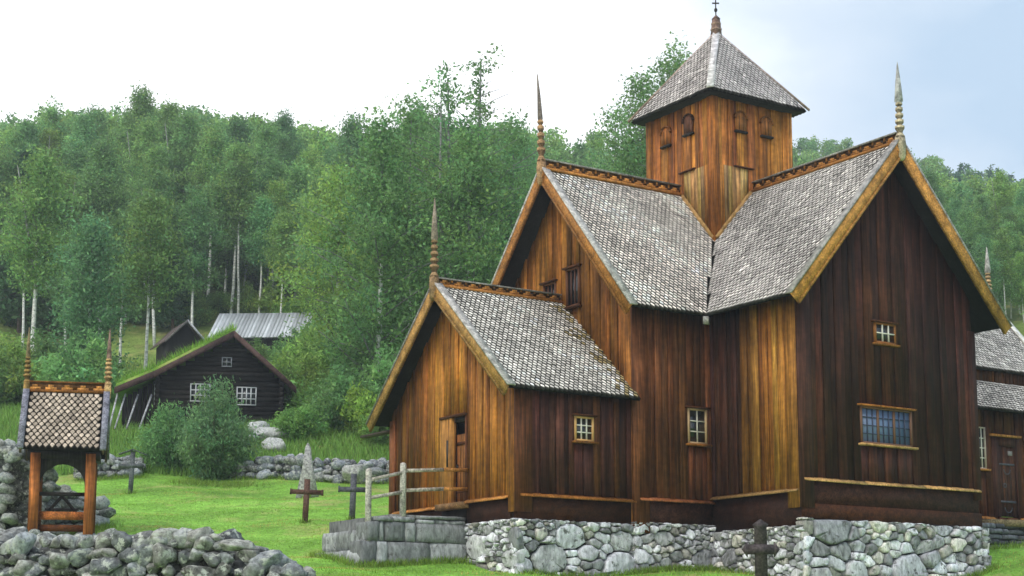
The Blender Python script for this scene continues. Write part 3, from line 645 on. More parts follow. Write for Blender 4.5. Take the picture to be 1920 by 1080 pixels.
# ------------------------------------------------------------------ masonry
def clip(poly, nx_, ny_, dd):
    o = []
    for i in range(len(poly)):
        p, q = poly[i], poly[(i + 1) % len(poly)]; a = p[0] * nx_ + p[1] * ny_ - dd; b = q[0] * nx_ + q[1] * ny_ - dd
        if a <= 0: o.append(p)
        if a * b < 0: t = a / (a - b); o.append((p[0] + (q[0] - p[0]) * t, p[1] + (q[1] - p[1]) * t))
    return o
def masonry(mb, fr, u0, u1, z0, z1, size, seed, colf, aspect=1.45, bulge=.11, n0=0.0, vary=.55):
    """fitted fieldstones: relaxed cells of uneven size, each a rounded block"""
    rd = random.Random(seed); pts = []; tries = 0
    W_, H_ = u1 - u0, z1 - z0; rad = {}
    while tries < 2500:
        tries += 1; x = rd.uniform(-.1, W_ + .1) / aspect; y = rd.uniform(-.1, H_ + .1); r = size * rd.choice((.32, .5, .75, 1.2, 2.0)) * .62 * (vary + rd.random() * (1 - vary))
        if y > H_ * .8: r *= .6
        if all((x - p[0]) ** 2 + (y - p[1]) ** 2 > (r + p[2]) ** 2 for p in pts): pts.append((x, y, r))
    for i, (x, y, r) in enumerate(pts):
        poly = [(-.05, -.05), (W_ / aspect + .05, -.05), (W_ / aspect + .05, H_), (-.05, H_)]
        for j, (x2, y2, r2) in enumerate(pts):
            if i == j or (x - x2) ** 2 + (y - y2) ** 2 > (size * 4) ** 2: continue
            nx_, ny_ = x2 - x, y2 - y; D2 = nx_ * nx_ + ny_ * ny_; t = .5 * (D2 + r * r - r2 * r2)   # power cells keep big stones big
            poly = clip(poly, nx_, ny_, nx_ * x + ny_ * y + t)
            if len(poly) < 3: break
        if len(poly) < 3: continue
        P = A([(p[0] * aspect, p[1]) for p in poly]); c = P.mean(0)
        Q = []
        for k in range(len(P)):                      # subdivide then round corners
            p, q = P[k], P[(k + 1) % len(P)]; Q += [p, p * .67 + q * .33, p * .33 + q * .67]
        Q = A(Q); 
        Q = (np.roll(Q, 1, 0) + 3 * Q + np.roll(Q, -1, 0)) / 5; Q = Q * (1 + rd.uniform(-.0, .0)) + A([[rd.gauss(0, .011), rd.gauss(0, .011)] for _ in Q])
        sz = math.sqrt(max(1e-4, np.ptp(P[:, 0]) * np.ptp(P[:, 1])))
        b = bulge * rd.uniform(.5, 1.4); tx, tz_ = rd.uniform(-.2, .2), rd.uniform(-.2, .2)
        gap = max(.80, 1 - .021 / max(sz, .06) * 1.4)
        rings = [(gap * .97, -.16), (gap * .985, b * .05), (gap * .95, b * .7), (gap * .84, b * .97), (gap * .45, b * 1.0)]
        V = []; n = len(Q)
        for s_, h in rings:
            for pt in Q:
                e = (pt - c) * s_; nn = noise.noise(Vector((pt[0] * 7 * s_ + i, pt[1] * 7 * s_, seed))) * .05 * (h > .02)
                V.append(fr.p(u0 + c[0] + e[0], n0 + h + nn + e[0] * tx + e[1] * tz_, z0 + c[1] + e[1]))
        V.append(fr.p(u0 + c[0], n0 + b * 1.08, z0 + c[1]))
        Fc = [(a * n + k, a * n + (k + 1) % n, (a + 1) * n + (k + 1) % n, (a + 1) * n + k) for a in range(4) for k in range(n)] + [(4 * n + k, 4 * n + (k + 1) % n, 5 * n) for k in range(n)]
        mb.add(V, Fc, colf(rd))
def stc(rd):
    g = rd.choice((.26, .38, .5, .62, .74)); t = rd.random()
    return A((g, g * 1.0, g * (1.0 + .05 * (t > .5)))) if t > .2 else A((g, g * .95, g * .85))
fb = MB()
for fr, u0, u1, zt, sz, sd_ in ((F_nS, -L1 - .02, -a_ + .1, -3.62, .44, 71), (F_tS, -a_ - .04, a_ + .22, -3.62, .62, 72), (F_pS, -Lp - .05, -L1 + .02, -3.68, .46, 73), (F_tW, -L2 - .04, -a_ + .1, -3.80, .38, 74), (F_pW, -ap - .1, H_door[0] + .1, -3.68, .30, 75)):
    masonry(fb, fr, u0, u1, -5.6, zt, sz, sd_, stc, n0=.05 if fr is not F_nS else .02)
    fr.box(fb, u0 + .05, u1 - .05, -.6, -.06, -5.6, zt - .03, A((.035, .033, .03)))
masonry(fb, Fr((a_ + .1, 0), (0, 1), (1, 0)), -L2 - .1, -3.2, -5.6, -3.62, .36, 76, stc, n0=.0)
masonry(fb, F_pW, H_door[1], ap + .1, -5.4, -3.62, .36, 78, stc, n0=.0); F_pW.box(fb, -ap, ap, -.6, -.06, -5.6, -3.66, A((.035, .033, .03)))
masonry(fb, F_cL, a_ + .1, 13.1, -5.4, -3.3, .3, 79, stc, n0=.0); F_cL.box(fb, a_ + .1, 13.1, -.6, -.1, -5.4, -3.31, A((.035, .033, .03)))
# projecting flat stone at the porch corner
cbuild(fb, 'foundation', M_stone, label='dry stone foundation of pale grey fieldstones')

# stone landing in front of the porch door, with big squared blocks
LD = empty('stone_landing', (-11, 0, -5), 0, 'grey block stone landing stepping down from the porch door', 'landing')
m = MB(); F_l = Fr((0, -.98), (1, 0), S); rd = random.Random(4)
def block(m, fr, u0, u1, z0, z1, depth=.5, C=None, n0=0, seed=0):
    g = .012; nu_, nz2 = 5, 4; V = []; u0 += g; u1 -= g; z0 += g; z1 -= g
    cc_ = A((.28, .29, .29)) * rd.uniform(.6, 1.4) if C is None else C
    sd2 = rd.uniform(0, 99)
    for j in range(nz2 + 1):
        for i in range(nu_ + 1):
            e = (i in (0, nu_)) + (j in (0, nz2)); uu = u0 + (u1 - u0) * i / nu_; zz = z0 + (z1 - z0) * j / nz2
            nn = noise.noise(Vector((uu * 2.5, zz * 2.5, sd2))) * .05
            V.append(fr.p(uu + noise.noise(Vector((uu, zz * 4, sd2))) * .02, n0 + .05 - .035 * e + nn, zz + noise.noise(Vector((uu * 3, zz, sd2 + 9))) * .025))
    w_ = nu_ + 1; Fc = [(j * w_ + i, j * w_ + i + 1, (j + 1) * w_ + i + 1, (j + 1) * w_ + i) for j in range(nz2) for i in range(nu_)]
    ring = list(range(w_)) + [j * w_ + nu_ for j in range(1, nz2 + 1)] + [nz2 * w_ + i for i in range(nu_ - 1, -1, -1)] + [j * w_ for j in range(nz2 - 1, 0, -1)]
    b0 = len(V); V += [V[r] - fr.N * (depth) for r in ring]; nr = len(ring)
    Fc += [(ring[k], b0 + k, b0 + (k + 1) % nr, ring[(k + 1) % nr]) for k in range(nr)]
    m.add(V, Fc, cc_)
rows = [(-5.3, -4.82, [(-12.6, -12.3), (-12.3, -11.5), (-11.5, -10.4), (-10.4, -9.45)], 0), (-4.82, -4.2, [(-12.5, -12.05), (-12.05, -11.75), (-11.75, -10.55), (-10.55, -9.45)], 0),
        (-4.2, -3.72, [(-12.35, -12.0), (-12.0, -11.85), (-11.85, -11.25), (-11.25, -10.95), (-10.95, -9.45)], 1),
        (-3.72, -3.58, [(-12.1, -11.6), (-11.6, -11.0)], 1), (-3.74, -3.62, [(-10.9, -10.4), (-10.35, -9.5)], 1), (-3.62, -3.52, [(-10.8, -9.6)], 1)]
for z0, z1, us_, k in rows:
    for (x0_, x1_) in us_: block(m, F_l, x0_, x1_, z0, z1, .55, n0=rd.uniform(-.02, .03))
for z0, z1, y0_, y1_, xx in ((-5.3, -4.4, -.95, 1.6, -12.45), (-4.4, -3.9, -.95, 1.5, -12.3), (-3.9, -3.62, -.95, 1.3, -12.0)):
    fl = Fr((xx, 0), (0, 1), Wd)
    for t in range(3): block(m, fl, y0_ + (y1_ - y0_) * t / 3, y0_ + (y1_ - y0_) * (t + 1) / 3, z0, z1, .5)
m.box((-12.2, -.85, -5.3), (-9.5, 1.3, -3.62), A((.12, .125, .12))); m.box((-11.6, -.9, -3.62), (-9.45, 1.2, -3.52), A((.2, .2, .19)))
m.build('block_masonry', M_stone, LD, (-11, 0, -5))
# timber handrail
HR = empty('handrail', (-11.3, -.95, -3.5), 0, 'weathered grey two-rail wooden handrail beside the porch door', 'handrail'); ho = (-11.3, -.95, -3.5)
def post(x, z0, z1, r=.075):
    m = MB(); m.tube([(x, -.9, z0), (x, -.9, z1 - .07), (x, -.9, z1 - .02), (x, -.9, z1)], [r, r * .95, r * .8, r * .3], A((.46, .42, .38)), 10); m.build('post', M_beam, HR, ho)
post(-11.28, -3.6, -2.22, .085); post(-12.25, -4.4, -2.42, .08)
for z_ in (0, -.49):
    m = MB(); m.beam((-9.35, -.88, -2.30 + z_), (-10.1, -.88, -2.33 + z_), (0, .025, 0), (0, 0, .045), AMB2 * .9); m.beam((-10.1, -.88, -2.33 + z_), (-11.3, -.9, -2.43 + z_), (0, .025, 0), (0, 0, .045), A((.42, .37, .31))); m.build('rail', M_beam, HR, ho)
    m = MB(); m.beam((-11.25, -.93, -2.46 + z_), (-12.28, -.93, -2.72 + z_ * .9), (0, .025, 0), (0, 0, .045), A((.38, .34, .29))); m.build('rail', M_beam, HR, ho)
# wooden stoop + stone steps at the choir door
m = MB(); m.prism([(7.35, -3.2, -3.32), (10.2, -3.2, -3.32), (10.2, -4.35, -3.32), (8.0, -4.45, -3.32), (6.6, -4.1, -3.32), (6.6, -3.2, -3.32)], (0, 0, .2), A((.22, .17, .09)))
ST = empty('door_stoop', (8.6, -3.8, -4.6), 0, 'flat stone stoop on dark slabs below the choir door', 'stoop'); m.build('slab', M_beam, ST, (8.6, -3.8, -4.6))
m = MB(); rd = random.Random(9)
for z in np.arange(-5.0, -3.35, .16):
    x = 6.2 + rd.uniform(-.2, .2) - (-3.3 - z) * .4
    while x < 11: 
        w_ = rd.uniform(.3, .8); block(m, Fr((0, -4.2), (1, 0), S), x, x + w_, z, z + .16, .5, C=A((.10, .105, .115)) * rd.uniform(.6, 1.5), n0=rd.uniform(-.05, .08) + (-3.3 - z) * .12); x += w_
m.box((6.4, -4.1, -5.2), (11, -3.1, -3.34), A((.03, .03, .03)))
m.build('slab_masonry', M_stone, ST, (8.6, -3.8, -4.6))

# ------------------------------------------------------------------ boulders and rubble walls
def ico(sub=2):
    import bmesh
    bm = bmesh.new(); bmesh.ops.create_icosphere(bm, subdivisions=sub, radius=1); V = A([v.co[:] for v in bm.verts]); F = A([[v.index for v in f.verts] for f in bm.faces]); bm.free(); return V, F
IV, IF = ico(3); IV2, IF2 = ico(2)
def rockshapes(n, IVx, seed):
    out_ = []
    for k in range(n):
        q = np.sign(IVx) * np.abs(IVx) ** .78                     # boxier than a ball
        d = A([1 + .28 * noise.noise(Vector(v * 1.1 + seed + k * 7.3)) + .17 * noise.noise(Vector(v * 2.9 + k * 3.1)) + .09 * noise.noise(Vector(v * 7 + k)) for v in q])
        r_ = q * d[:, None]
        for _ in range(5):                                       # a few split faces
            nn = nrm(rng.normal(size=3)); t = rng.uniform(.5, .8); dd = r_ @ nn; r_ = r_ - np.maximum(dd - t, 0)[:, None] * nn * .92
        out_.append(r_)
    return out_
RS = rockshapes(14, IV, 1.5); RS2 = rockshapes(10, IV2, 5.5)
def rotm():
    q = rng.normal(size=4); q /= np.linalg.norm(q); w, x, y, z = q
    return A([[1 - 2 * (y * y + z * z), 2 * (x * y - z * w), 2 * (x * z + y * w)], [2 * (x * y + z * w), 1 - 2 * (x * x + z * z), 2 * (y * z - x * w)], [2 * (x * z - y * w), 2 * (y * z + x * w), 1 - 2 * (x * x + y * y)]])
def rock(mb, c, size, cc_, fine=True, flat=.75):
    k = rng.integers(len(RS) if fine else len(RS2)); V = (RS if fine else RS2)[k] @ rotm().T
    V = V * A([size * rng.uniform(.85, 1.25), size * rng.uniform(.8, 1.1), size * flat * rng.uniform(.8, 1.1)])
    an = rng.uniform(-.3, .3) + YAW - R(90); ca, sa = math.cos(an), math.sin(an); V = V @ A([[ca, sa, 0], [-sa, ca, 0], [0, 0, 1]])
    Fx = IF if fine else IF2
    mb.arrays(V + A(c), Fx, np.repeat(A(cc_)[None], len(Fx), 0))
def rubble(path, top, thick, size, fine=True, C=A((.22, .24, .22)), name='stone_wall', label='', zoff=0):
    """path: (s,d) points; top: heights above ground at those points"""
    mb = MB(); path = A(path, float); seg = np.linalg.norm(np.diff(path, axis=0), axis=1); L = seg.sum(); cum = np.concatenate([[0], np.cumsum(seg)])
    step = size * 1.42
    t = 0
    while t < L:
        s = np.interp(t, cum, path[:, 0]); d = np.interp(t, cum, path[:, 1]); h = np.interp(t, cum, top)
        i = min(len(seg) - 1, np.searchsorted(cum, t, 'right') - 1); dr_ = (path[i + 1] - path[i]) / seg[i]; nn = A((dr_[1], -dr_[0]))
        rows_ = int(h / (size * 1.15)) + 1
        hc = h - size * 1.15
        if hc > .1:      # hearting in the middle of the wall
            zc = size * .3
            while zc < hc: rock(mb, W(s, d, float(hgt(s, d)) + zc + zoff), size * 1.35, C * .55, False); zc += size * .9
        for r in range(rows_):
            zc = size * .5 + r * size * 1.15; zc = min(zc, h - size * .4) + rng.uniform(-.2, .2) * size
            th = thick * (1 - .35 * r / max(rows_, 1)); nl = max(1, int(th / (size * 1.7)) + 1)
            for l_ in range(nl):
                if l_ == 1 and nl > 2 and r < rows_ - 1: continue
                o = (l_ / max(nl - 1, 1) - .5) * th + rng.uniform(-.15, .15) * size; ss = s + nn[0] * o + dr_[0] * rng.uniform(-.4, .4) * size + (r % 2) * dr_[0] * step * .5; d2 = d + nn[1] * o + dr_[1] * rng.uniform(-.4, .4) * size + (r % 2) * dr_[1] * step * .5
                z = float(hgt(ss, d2)) + zc + zoff
                g = rng.uniform(.6, 1.5); rock(mb, W(ss, d2, z), size * rng.choice([.62, .8, 1.0, 1.25]), C * g * (1, A((1.03, 1, .93)), A((.97, 1, 1.05)))[rng.integers(3)], fine)
        t += step
    return tag(mb.build(name, M_lichen, smooth=False), label, 'stone wall')
# foreground wall, big lichened boulders
pth = [(spx(-260, 20), 20), (spx(0, 19.5), 19.5), (spx(200, 19.2), 19.2), (spx(430, 19), 19), (spx(520, 18.9), 18.9), (spx(600, 18.8), 18.8), (spx(700, 18.5), 18.5)]
fw_o = rubble(pth, [1.36, 1.31, 1.29, 1.33, 1.02, .72, .35], .95, .142, True, A((.20, .205, .20)), label='foreground dry stone wall of big lichened boulders ending in a tumble')
rubble([(spx(-120, 46), 46), (spx(-20, 45.5), 45.5), (spx(30, 45.2), 45.2), (spx(110, 46.5), 46.5), (spx(180, 47.5), 47.5)], [2.7, 2.6, 2.4, 1.0, .7], 1.3, .26, False, A((.22, .235, .22)), label='tall stone wall at far left standing behind the roofed gate')
rubble([(spx(150, 61), 61), (spx(262, 61.5), 61.5)], [.75, .55], .8, .24, False, A((.22, .23, .24)), label='short stretch of low stone wall between the gate and the bush')
rubble([(spx(440, 61), 61), (spx(520, 60.5), 60.5), (spx(660, 60), 60), (spx(760, 60), 60)], [.6, .75, .8, .7], .8, .25, False, A((.20, .21, .22)), label='low stone wall along the back edge of the lawn')
for px, v, d, sz, lb in ((505, 815, 69, .85, 'largest pale boulder in front of the log house'), (470, 822, 68.5, .5, 'mossy boulder beside the bush by the log house'), (512, 836, 67, .5, 'small boulder below the largest pale one'), (484, 806, 70, .45, 'small upright boulder under the log house corner')):
    m = MB(); s = spx(px, d); c = W(s, d, -6.485 + (1191 - v) / 3000 * d); rock(m, (0, 0, 0), sz, A((.34, .35, .34)), True, .6)
    o = m.build('boulder', M_lichen, smooth=True); o.location = c; tag(o, lb, 'boulder', 'boulders in front of the log house')

# ------------------------------------------------------------------ grave markers
def cross_thing(px, d, h, aw, C, label, y=None, w=.07, rz=0, pointed=False, tilt=0, aty=.72, thick=.05, roof=False):
    s = spx(px, d); b = W(s, d); e = empty('grave_cross', b, YAW - R(90) + rz, label, 'grave cross', 'grave crosses in the churchyard')
    e.rotation_euler = (0, tilt, YAW - R(90) + rz)
    m = MB(); 
    if pointed: m.prism([(-w, -thick / 2, -.1), (w, -thick / 2, -.1), (w, -thick / 2, h * .9), (w * 1.3, -thick / 2, h * .93), (0, -thick / 2, h), (-w * 1.3, -thick / 2, h * .93), (-w, -thick / 2, h * .9)], (0, thick, 0), C)
    else: m.box((-w, -thick / 2, -.15), (w, thick / 2, h), C)
    m.build('upright', M_beam, e)
    m = MB(); za = h * aty; t2 = thick / 2 + .012
    m.box((-aw, -t2, za - w * .8), (aw, t2, za + w * .8), C * .9)
    for sg in (-1, 1): 
        if pointed: m.prism([(sg * aw, -t2, za - w * 1.25), (sg * (aw + .1), -t2, za), (sg * aw, -t2, za + w * 1.25)], (0, 2 * t2, 0), C * .9)
        else: m.box((sg * aw, -t2 - .01, za - w), (sg * (aw + .05), t2 + .01, za + w), C * .9)
    m.build('crossarm', M_beam, e)
    if roof:
        m = MB(); m.beam((-aw * 1.15, 0, h - .12), (0, 0, h + .06), (0, .1, 0), (.0, 0, .02), C); m.beam((0, 0, h + .06), (aw * 1.15, 0, h - .12), (0, .1, 0), (0, 0, .02), C); m.build('cover_board', M_beam, e)
    return e
cross_thing(572, 47, 1.28, .44, A((.11, .06, .045)), 'rust brown cross standing in the middle of the lawn', w=.085, tilt=.04, aty=.70)
cross_thing(660, 48, 1.42, .40, A((.10, .105, .12)), 'dark grey cross on the lawn nearest the handrail', w=.09, aty=.66, tilt=.03)
cross_thing(243, 56, 1.5, .42, A((.10, .11, .115)), 'grey cross with a little roof of boards beside the bush', w=.08, aty=.66, tilt=.03, roof=True)
ex = cross_thing(1425, 30, 1.5, .25, A((.075, .06, .062)), 'dark pointed iron cross in front of the church foundation', w=.115, pointed=True, aty=.62, thick=.06)
m = MB(); s = spx(575, 55); b = W(s, 55)
pf = [(-.40, 0), (.42, 0), (.34, .4), (.19, 1.1), (.09, 1.85), (.0, 2.0), (-.08, 1.85), (-.17, 1.15), (-.31, .45)]
m.prism([(x, -.09, z - .1) for x, z in pf], (0, .18, 0), A((.30, .30, .29))); o = m.build('standing_stone', M_lichen); o.location = b; o.rotation_euler = (0, 0, YAW - R(90)); tag(o, 'tall grey pointed gravestone behind the rust brown cross', 'gravestone')
m = MB(); rock(m, (0, 0, 0), .5, A((.28, .28, .27)), True, .75); o = m.build('gravestone', M_lichen, smooth=True); o.location = W(spx(662, 57), 57, dz=.6); tag(o, 'rounded grey headstone behind the dark grey cross', 'gravestone')

# ------------------------------------------------------------------ roofed gate (left)
GD = 44; GC = W(spx(116, GD), GD, -3.62); GZ = YAW - R(90) + R(12)
G = empty('roofed_gate', GC, GZ, 'small shingle roofed wooden gate with two tall finials among the stones', 'gate')
OA = A((.40, .13, .035))
for sx in (-.72, .74):
    for sy in (-.45, .5):
        m = MB(); m.box((sx - .13, sy - .13, -.2), (sx + .13, sy + .13, 2.05), OA * (1 if sy < 0 else .4)); m.build('post', M_wood, G)
for z, hh, c2 in ((.36, .11, OA), (.02, .09, OA * .3), (.95, .05, BLK * 2)):
    m = MB(); m.box((-.6, -.36, z - hh), (.6, -.28, z + hh), c2); m.build('rail', M_beam, G)
m = MB()
for sg in (-1, 1):   # curved braces forming an arch
    P = [(sg * .6, 2.0), (sg * .0, 2.0)] + [(sg * (.6 - .60 * (1 - math.cos(t))), 1.15 + .62 * math.sin(t)) for t in np.linspace(math.pi / 2, 0, 8)]
    m.prism([(x, -.40, z) for x, z in P], (0, .1, 0), BLK * 2)
m.box((-.95, -.55, 1.9), (.97, .6, 2.1), BLK * 2); m.build('arch_brace', M_wood, G)
m = MB(); m.beam((-.42, -.1, .42), (0, -.1, .92), (.03, 0, -.03), (0, .02, 0), BLK * 2); m.beam((.42, -.1, .42), (0, -.1, .92), (.03, 0, .03), (0, .02, 0), BLK * 2); m.beam((-.45, -.1, .55), (.45, -.1, .55), (0, 0, .03), (0, .02, 0), BLK * 2); m.build('gate_leaf', M_beam, G)
gr = MB(); gs = MB(); gw = 1.08; gh0, gh1, gy = 2.12, 3.82, 1.12
for sg in (-1, 1):
    O = A((-gw, sg * gy, gh0)); Vv = nrm((0, -sg * gy, gh1 - gh0)); L = math.hypot(gy, gh1 - gh0)
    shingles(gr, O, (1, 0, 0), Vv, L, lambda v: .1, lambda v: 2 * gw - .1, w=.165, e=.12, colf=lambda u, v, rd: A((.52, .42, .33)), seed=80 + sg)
    Nn = np.cross((1, 0, 0), Vv); Nn = Nn if Nn[2] > 0 else -Nn
    slab(gs, [O, O + A((2 * gw, 0, 0)), (gw, 0, gh1), (-gw, 0, gh1)], Nn)
gro = gr.build('roof', M_shingle, G); gs.build('roof_boarding', M_wood, gro)
for sx in (-gw, gw):
    for sg in (-1, 1):
        gc = MB()
        O = A((sx, sg * (gy + .03), gh0 - .06)); T = A((sx, 0, gh1)); d = nrm(T - O); up_ = nrm(np.cross(d, (1, 0, 0))); up_ = up_ if up_[2] > 0 else -up_
        gc.beam(O + up_ * .07, T + up_ * .07, A((.085, 0, 0)), up_ * .03, A((.20, .20, .24))); gc.beam(O - up_ * .05, T - up_ * .05, A((.03, 0, 0)), up_ * .09, A((.12, .08, .06)))
        gc.build('bargeboard', M_beam, gro)
gc = MB(); gc.box((-gw, -.03, gh1 + .02), (gw, .03, gh1 + .24), AMB2 * .25); gc.box((-gw, -.07, gh1 + .24), (gw, .07, gh1 + .29), AMB * .5); gc.box((-gw, -.08, gh1 - .02), (gw, .08, gh1 + .05), AMB * .6)
for i in range(5):
    c = -gw + .22 + i * .43
    gc.box((c - .15, -.055, gh1 + .05), (c + .15, -.03, gh1 + .12), AMB2 * 1.2); gc.box((c - .07, -.055, gh1 + .12), (c + .07, -.03, gh1 + .19), AMB2 * 1.2)
gc.build('ridge_crest', M_beam, gro)
spire(gro, (-gw, 0, gh1 + .1), 1.7, C=A((.26, .16, .05)), down=.3, off=(0, 0, 0), s=.85, tipc=A((.2, .15, .08)))
spire(gro, (gw + .02, 0, gh1 + .1), 1.75, C=A((.42, .27, .12)), down=.3, off=(0, 0, 0), s=.95, tipc=A((.22, .14, .11)))
# stones under the gate posts
m = MB()
for i in range(46):
    x, y = rng.uniform(-1.3, 1.5), rng.uniform(-1.0, .9); p = GC + A((math.cos(GZ) * x - math.sin(GZ) * y, math.sin(GZ) * x + math.cos(GZ) * y, rng.uniform(-.75, -.12)))
    rock(m, p, rng.uniform(.14, .3), A((.2, .215, .2)) * rng.uniform(.6, 1.4), False)
tag(m.build('stone_footing', M_lichen), 'heap of grey stones carrying the posts of the roofed gate', 'stones')

# ------------------------------------------------------------------ log house and barns
def house_at(px, d, z, rz, name, label, cat): return empty(name, W(spx(px, d), d, z), YAW - R(90) + rz, label, cat)
HZ = 2.9; H = house_at(405, 72, HZ, R(10), 'log_house', 'black log house with turf roof and white barred windows', 'house')
def logs(m, p, q, z0, z1, r=.13, C=BLK * 1.2):
    z = z0 + r
    while z < z1: m.tube([(*p, z), (*q, z)], r, C * random.uniform(.8, 1.3), 8); z += r * 1.75
hw0, hw1, he, hr_ = -2.75, 2.8, 2.2, 4.15; rx = .6
m = MB(); zr = lambda x: hr_ - abs(x - rx) * ((hr_ - he) / (hw1 - rx)) if x > rx else hr_ - (rx - x) * .56
z = .13
while z < 4.1:
    xl = max(hw0, rx - (hr_ - .12 - z) / .56); xr = min(hw1, rx + (hr_ - .12 - z) / ((hr_ - he) / (hw1 - rx)))
    if xr - xl > .3: m.tube([(xl - .1 * (z < 2), 0, z), (xr + .1 * (z < 2), 0, z)], .13, BLK * random.uniform(.9, 1.6), 8)
    z += .225
m.box((hw0, .05, 0), (hw1, .12, 2.2), BLK); m.build('wall', M_beam, H)
m = MB(); logs(m, (hw1, -.25), (hw1, 7), 0, 2.2); logs(m, (hw0, -.25), (hw0, 7), 0, 2.2); logs(m, (hw0, 7), (hw1, 7), 0, 3.4); m.build('wall', M_beam, H)
m = MB(); 
for x in np.arange(-4.3, hw0, .22): m.box((x, .3, -.4), (x + .2, .36, zr(x) - .12), BLK * random.uniform(.9, 1.6))
m.box((-4.3, .3, -.3), (-4.22, 6.5, 1.1), BLK); m.build('lean_to_wall', M_wood, H)
def hroof(m, x0_, z0_, x1_, z1_, C, t, y0_=-.55, y1_=7.3, lift=0):
    m.hexa([(x0_, y0_, z0_ + lift), (x1_, y0_, z1_ + lift), (x1_, y1_, z1_ + lift), (x0_, y1_, z0_ + lift), (x0_, y0_, z0_ + lift + t), (x1_, y0_, z1_ + lift + t), (x1_, y1_, z1_ + lift + t), (x0_, y1_, z0_ + lift + t)], C)
xl_, xr_ = -4.55, 3.4
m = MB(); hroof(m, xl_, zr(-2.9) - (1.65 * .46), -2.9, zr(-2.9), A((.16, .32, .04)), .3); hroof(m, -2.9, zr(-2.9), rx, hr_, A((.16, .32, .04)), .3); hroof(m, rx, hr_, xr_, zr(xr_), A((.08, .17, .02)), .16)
m.build('turf_roof', M_ground, H)
TF = H.children[-1]
m = MB()
for (xa, za, xb, zb_) in ((xl_ - .05, zr(-2.9) - (1.7 * .46), -2.9, zr(-2.9)), (-2.9, zr(-2.9), rx, hr_), (rx, hr_, xr_ + .05, zr(xr_ + .05))):
    m.hexa([(xa, -.66, za - .14), (xb, -.66, zb_ - .14), (xb, -.56, zb_ - .14), (xa, -.56, za - .14), (xa, -.66, za + .16), (xb, -.66, zb_ + .16), (xb, -.56, zb_ + .16), (xa, -.56, za + .16)], A((.07, .04, .035)))
m.build('bargeboard', M_beam, TF)
def blades(P, Nrm_h, n, hmin, hmax, wd, C, clump=1, lean=.35):
    """n grass blades at random rows of P (k,3)"""
    i = rng.integers(len(P), size=n); B = P[i] if n != len(P) else P
    h = rng.uniform(hmin, hmax, n)[:, None]; an = rng.uniform(0, 2 * np.pi, n); sx = np.stack([np.cos(an), np.sin(an), 0 * an], 1) * wd
    ln = np.stack([rng.normal(0, lean, n), rng.normal(0, lean, n), np.ones(n)], 1) * h
    V = np.stack([B - sx, B + sx, B + ln], 1).reshape(-1, 3); F = np.arange(3 * n).reshape(-1, 3)
    Cc = A(C) * rng.uniform(.7, 1.35, (n, 1)) * (1 + rng.normal(0, .06, (n, 3)))
    return V, F, np.clip(Cc, .005, 1)
m = MB(); n = 9000; x = rng.uniform(xl_, rx, n); y = rng.uniform(-.5, 7.2, n); zz = np.where(x > -2.9, hr_ - (rx - x) * .56, zr(-2.9) + (x + 2.9) * .46) + .28
V, F, Cc = blades(np.stack([x, y, zz], 1), 0, n, .12, .5, .022, (.19, .38, .045)); m.arrays(V, F, Cc); gb = m.build('turf_grass', M_grass, TF); gb['kind'] = 'stuff'
def hwin(x0_, x1_, z0_, z1_, nx, nz2, C=A((.45, .46, .47)), y=-.16, mw=.035):
    m = MB(); m.box((x0_ - .05, y - .03, z0_ - .05), (x1_ + .05, y, z0_), C); m.box((x0_ - .05, y - .03, z1_), (x1_ + .05, y, z1_ + .05), C); m.box((x0_ - .05, y - .03, z0_), (x0_, y, z1_), C); m.box((x1_, y - .03, z0_), (x1_ + .05, y, z1_), C)
    for i in range(1, nx): xx = x0_ + (x1_ - x0_) * i / nx; m.box((xx - mw / 2, y - .025, z0_), (xx + mw / 2, y - .003, z1_), C)
    for i in range(1, nz2): zz = z0_ + (z1_ - z0_) * i / nz2; m.box((x0_, y - .022, zz - mw / 2), (x1_, y - .005, zz + mw / 2), C)
    w = m.build('window', M_plain, H); m = MB(); m.box((x0_, y, z0_), (x1_, y + .05, z1_), (.5, .5, .5)); m.build('pane', M_glass, w)
hwin(.82, 1.62, 1.0, 1.75, 4, 3, mw=.055); hwin(-1.25, -.45, 1.12, 1.85, 4, 3, mw=.055); hwin(.12, .48, 2.75, 3.1, 2, 2, C=A((.22, .23, .25))); hwin(-2.85, -2.55, .95, 1.8, 2, 4, C=A((.25, .28, .27)), y=.02)
for x, ln_ in ((-4.4, .25), (-3.9, .3), (-3.35, .35), (-4.65, .15)):
    m = MB(); b = W(0, 0, 0); m.tube([(x - .1, -1.0, -.35), (x + ln_, -.05, 1.35)], .045, A((.36, .36, .37)), 6); m.build('leaning_pole', M_beam, H)
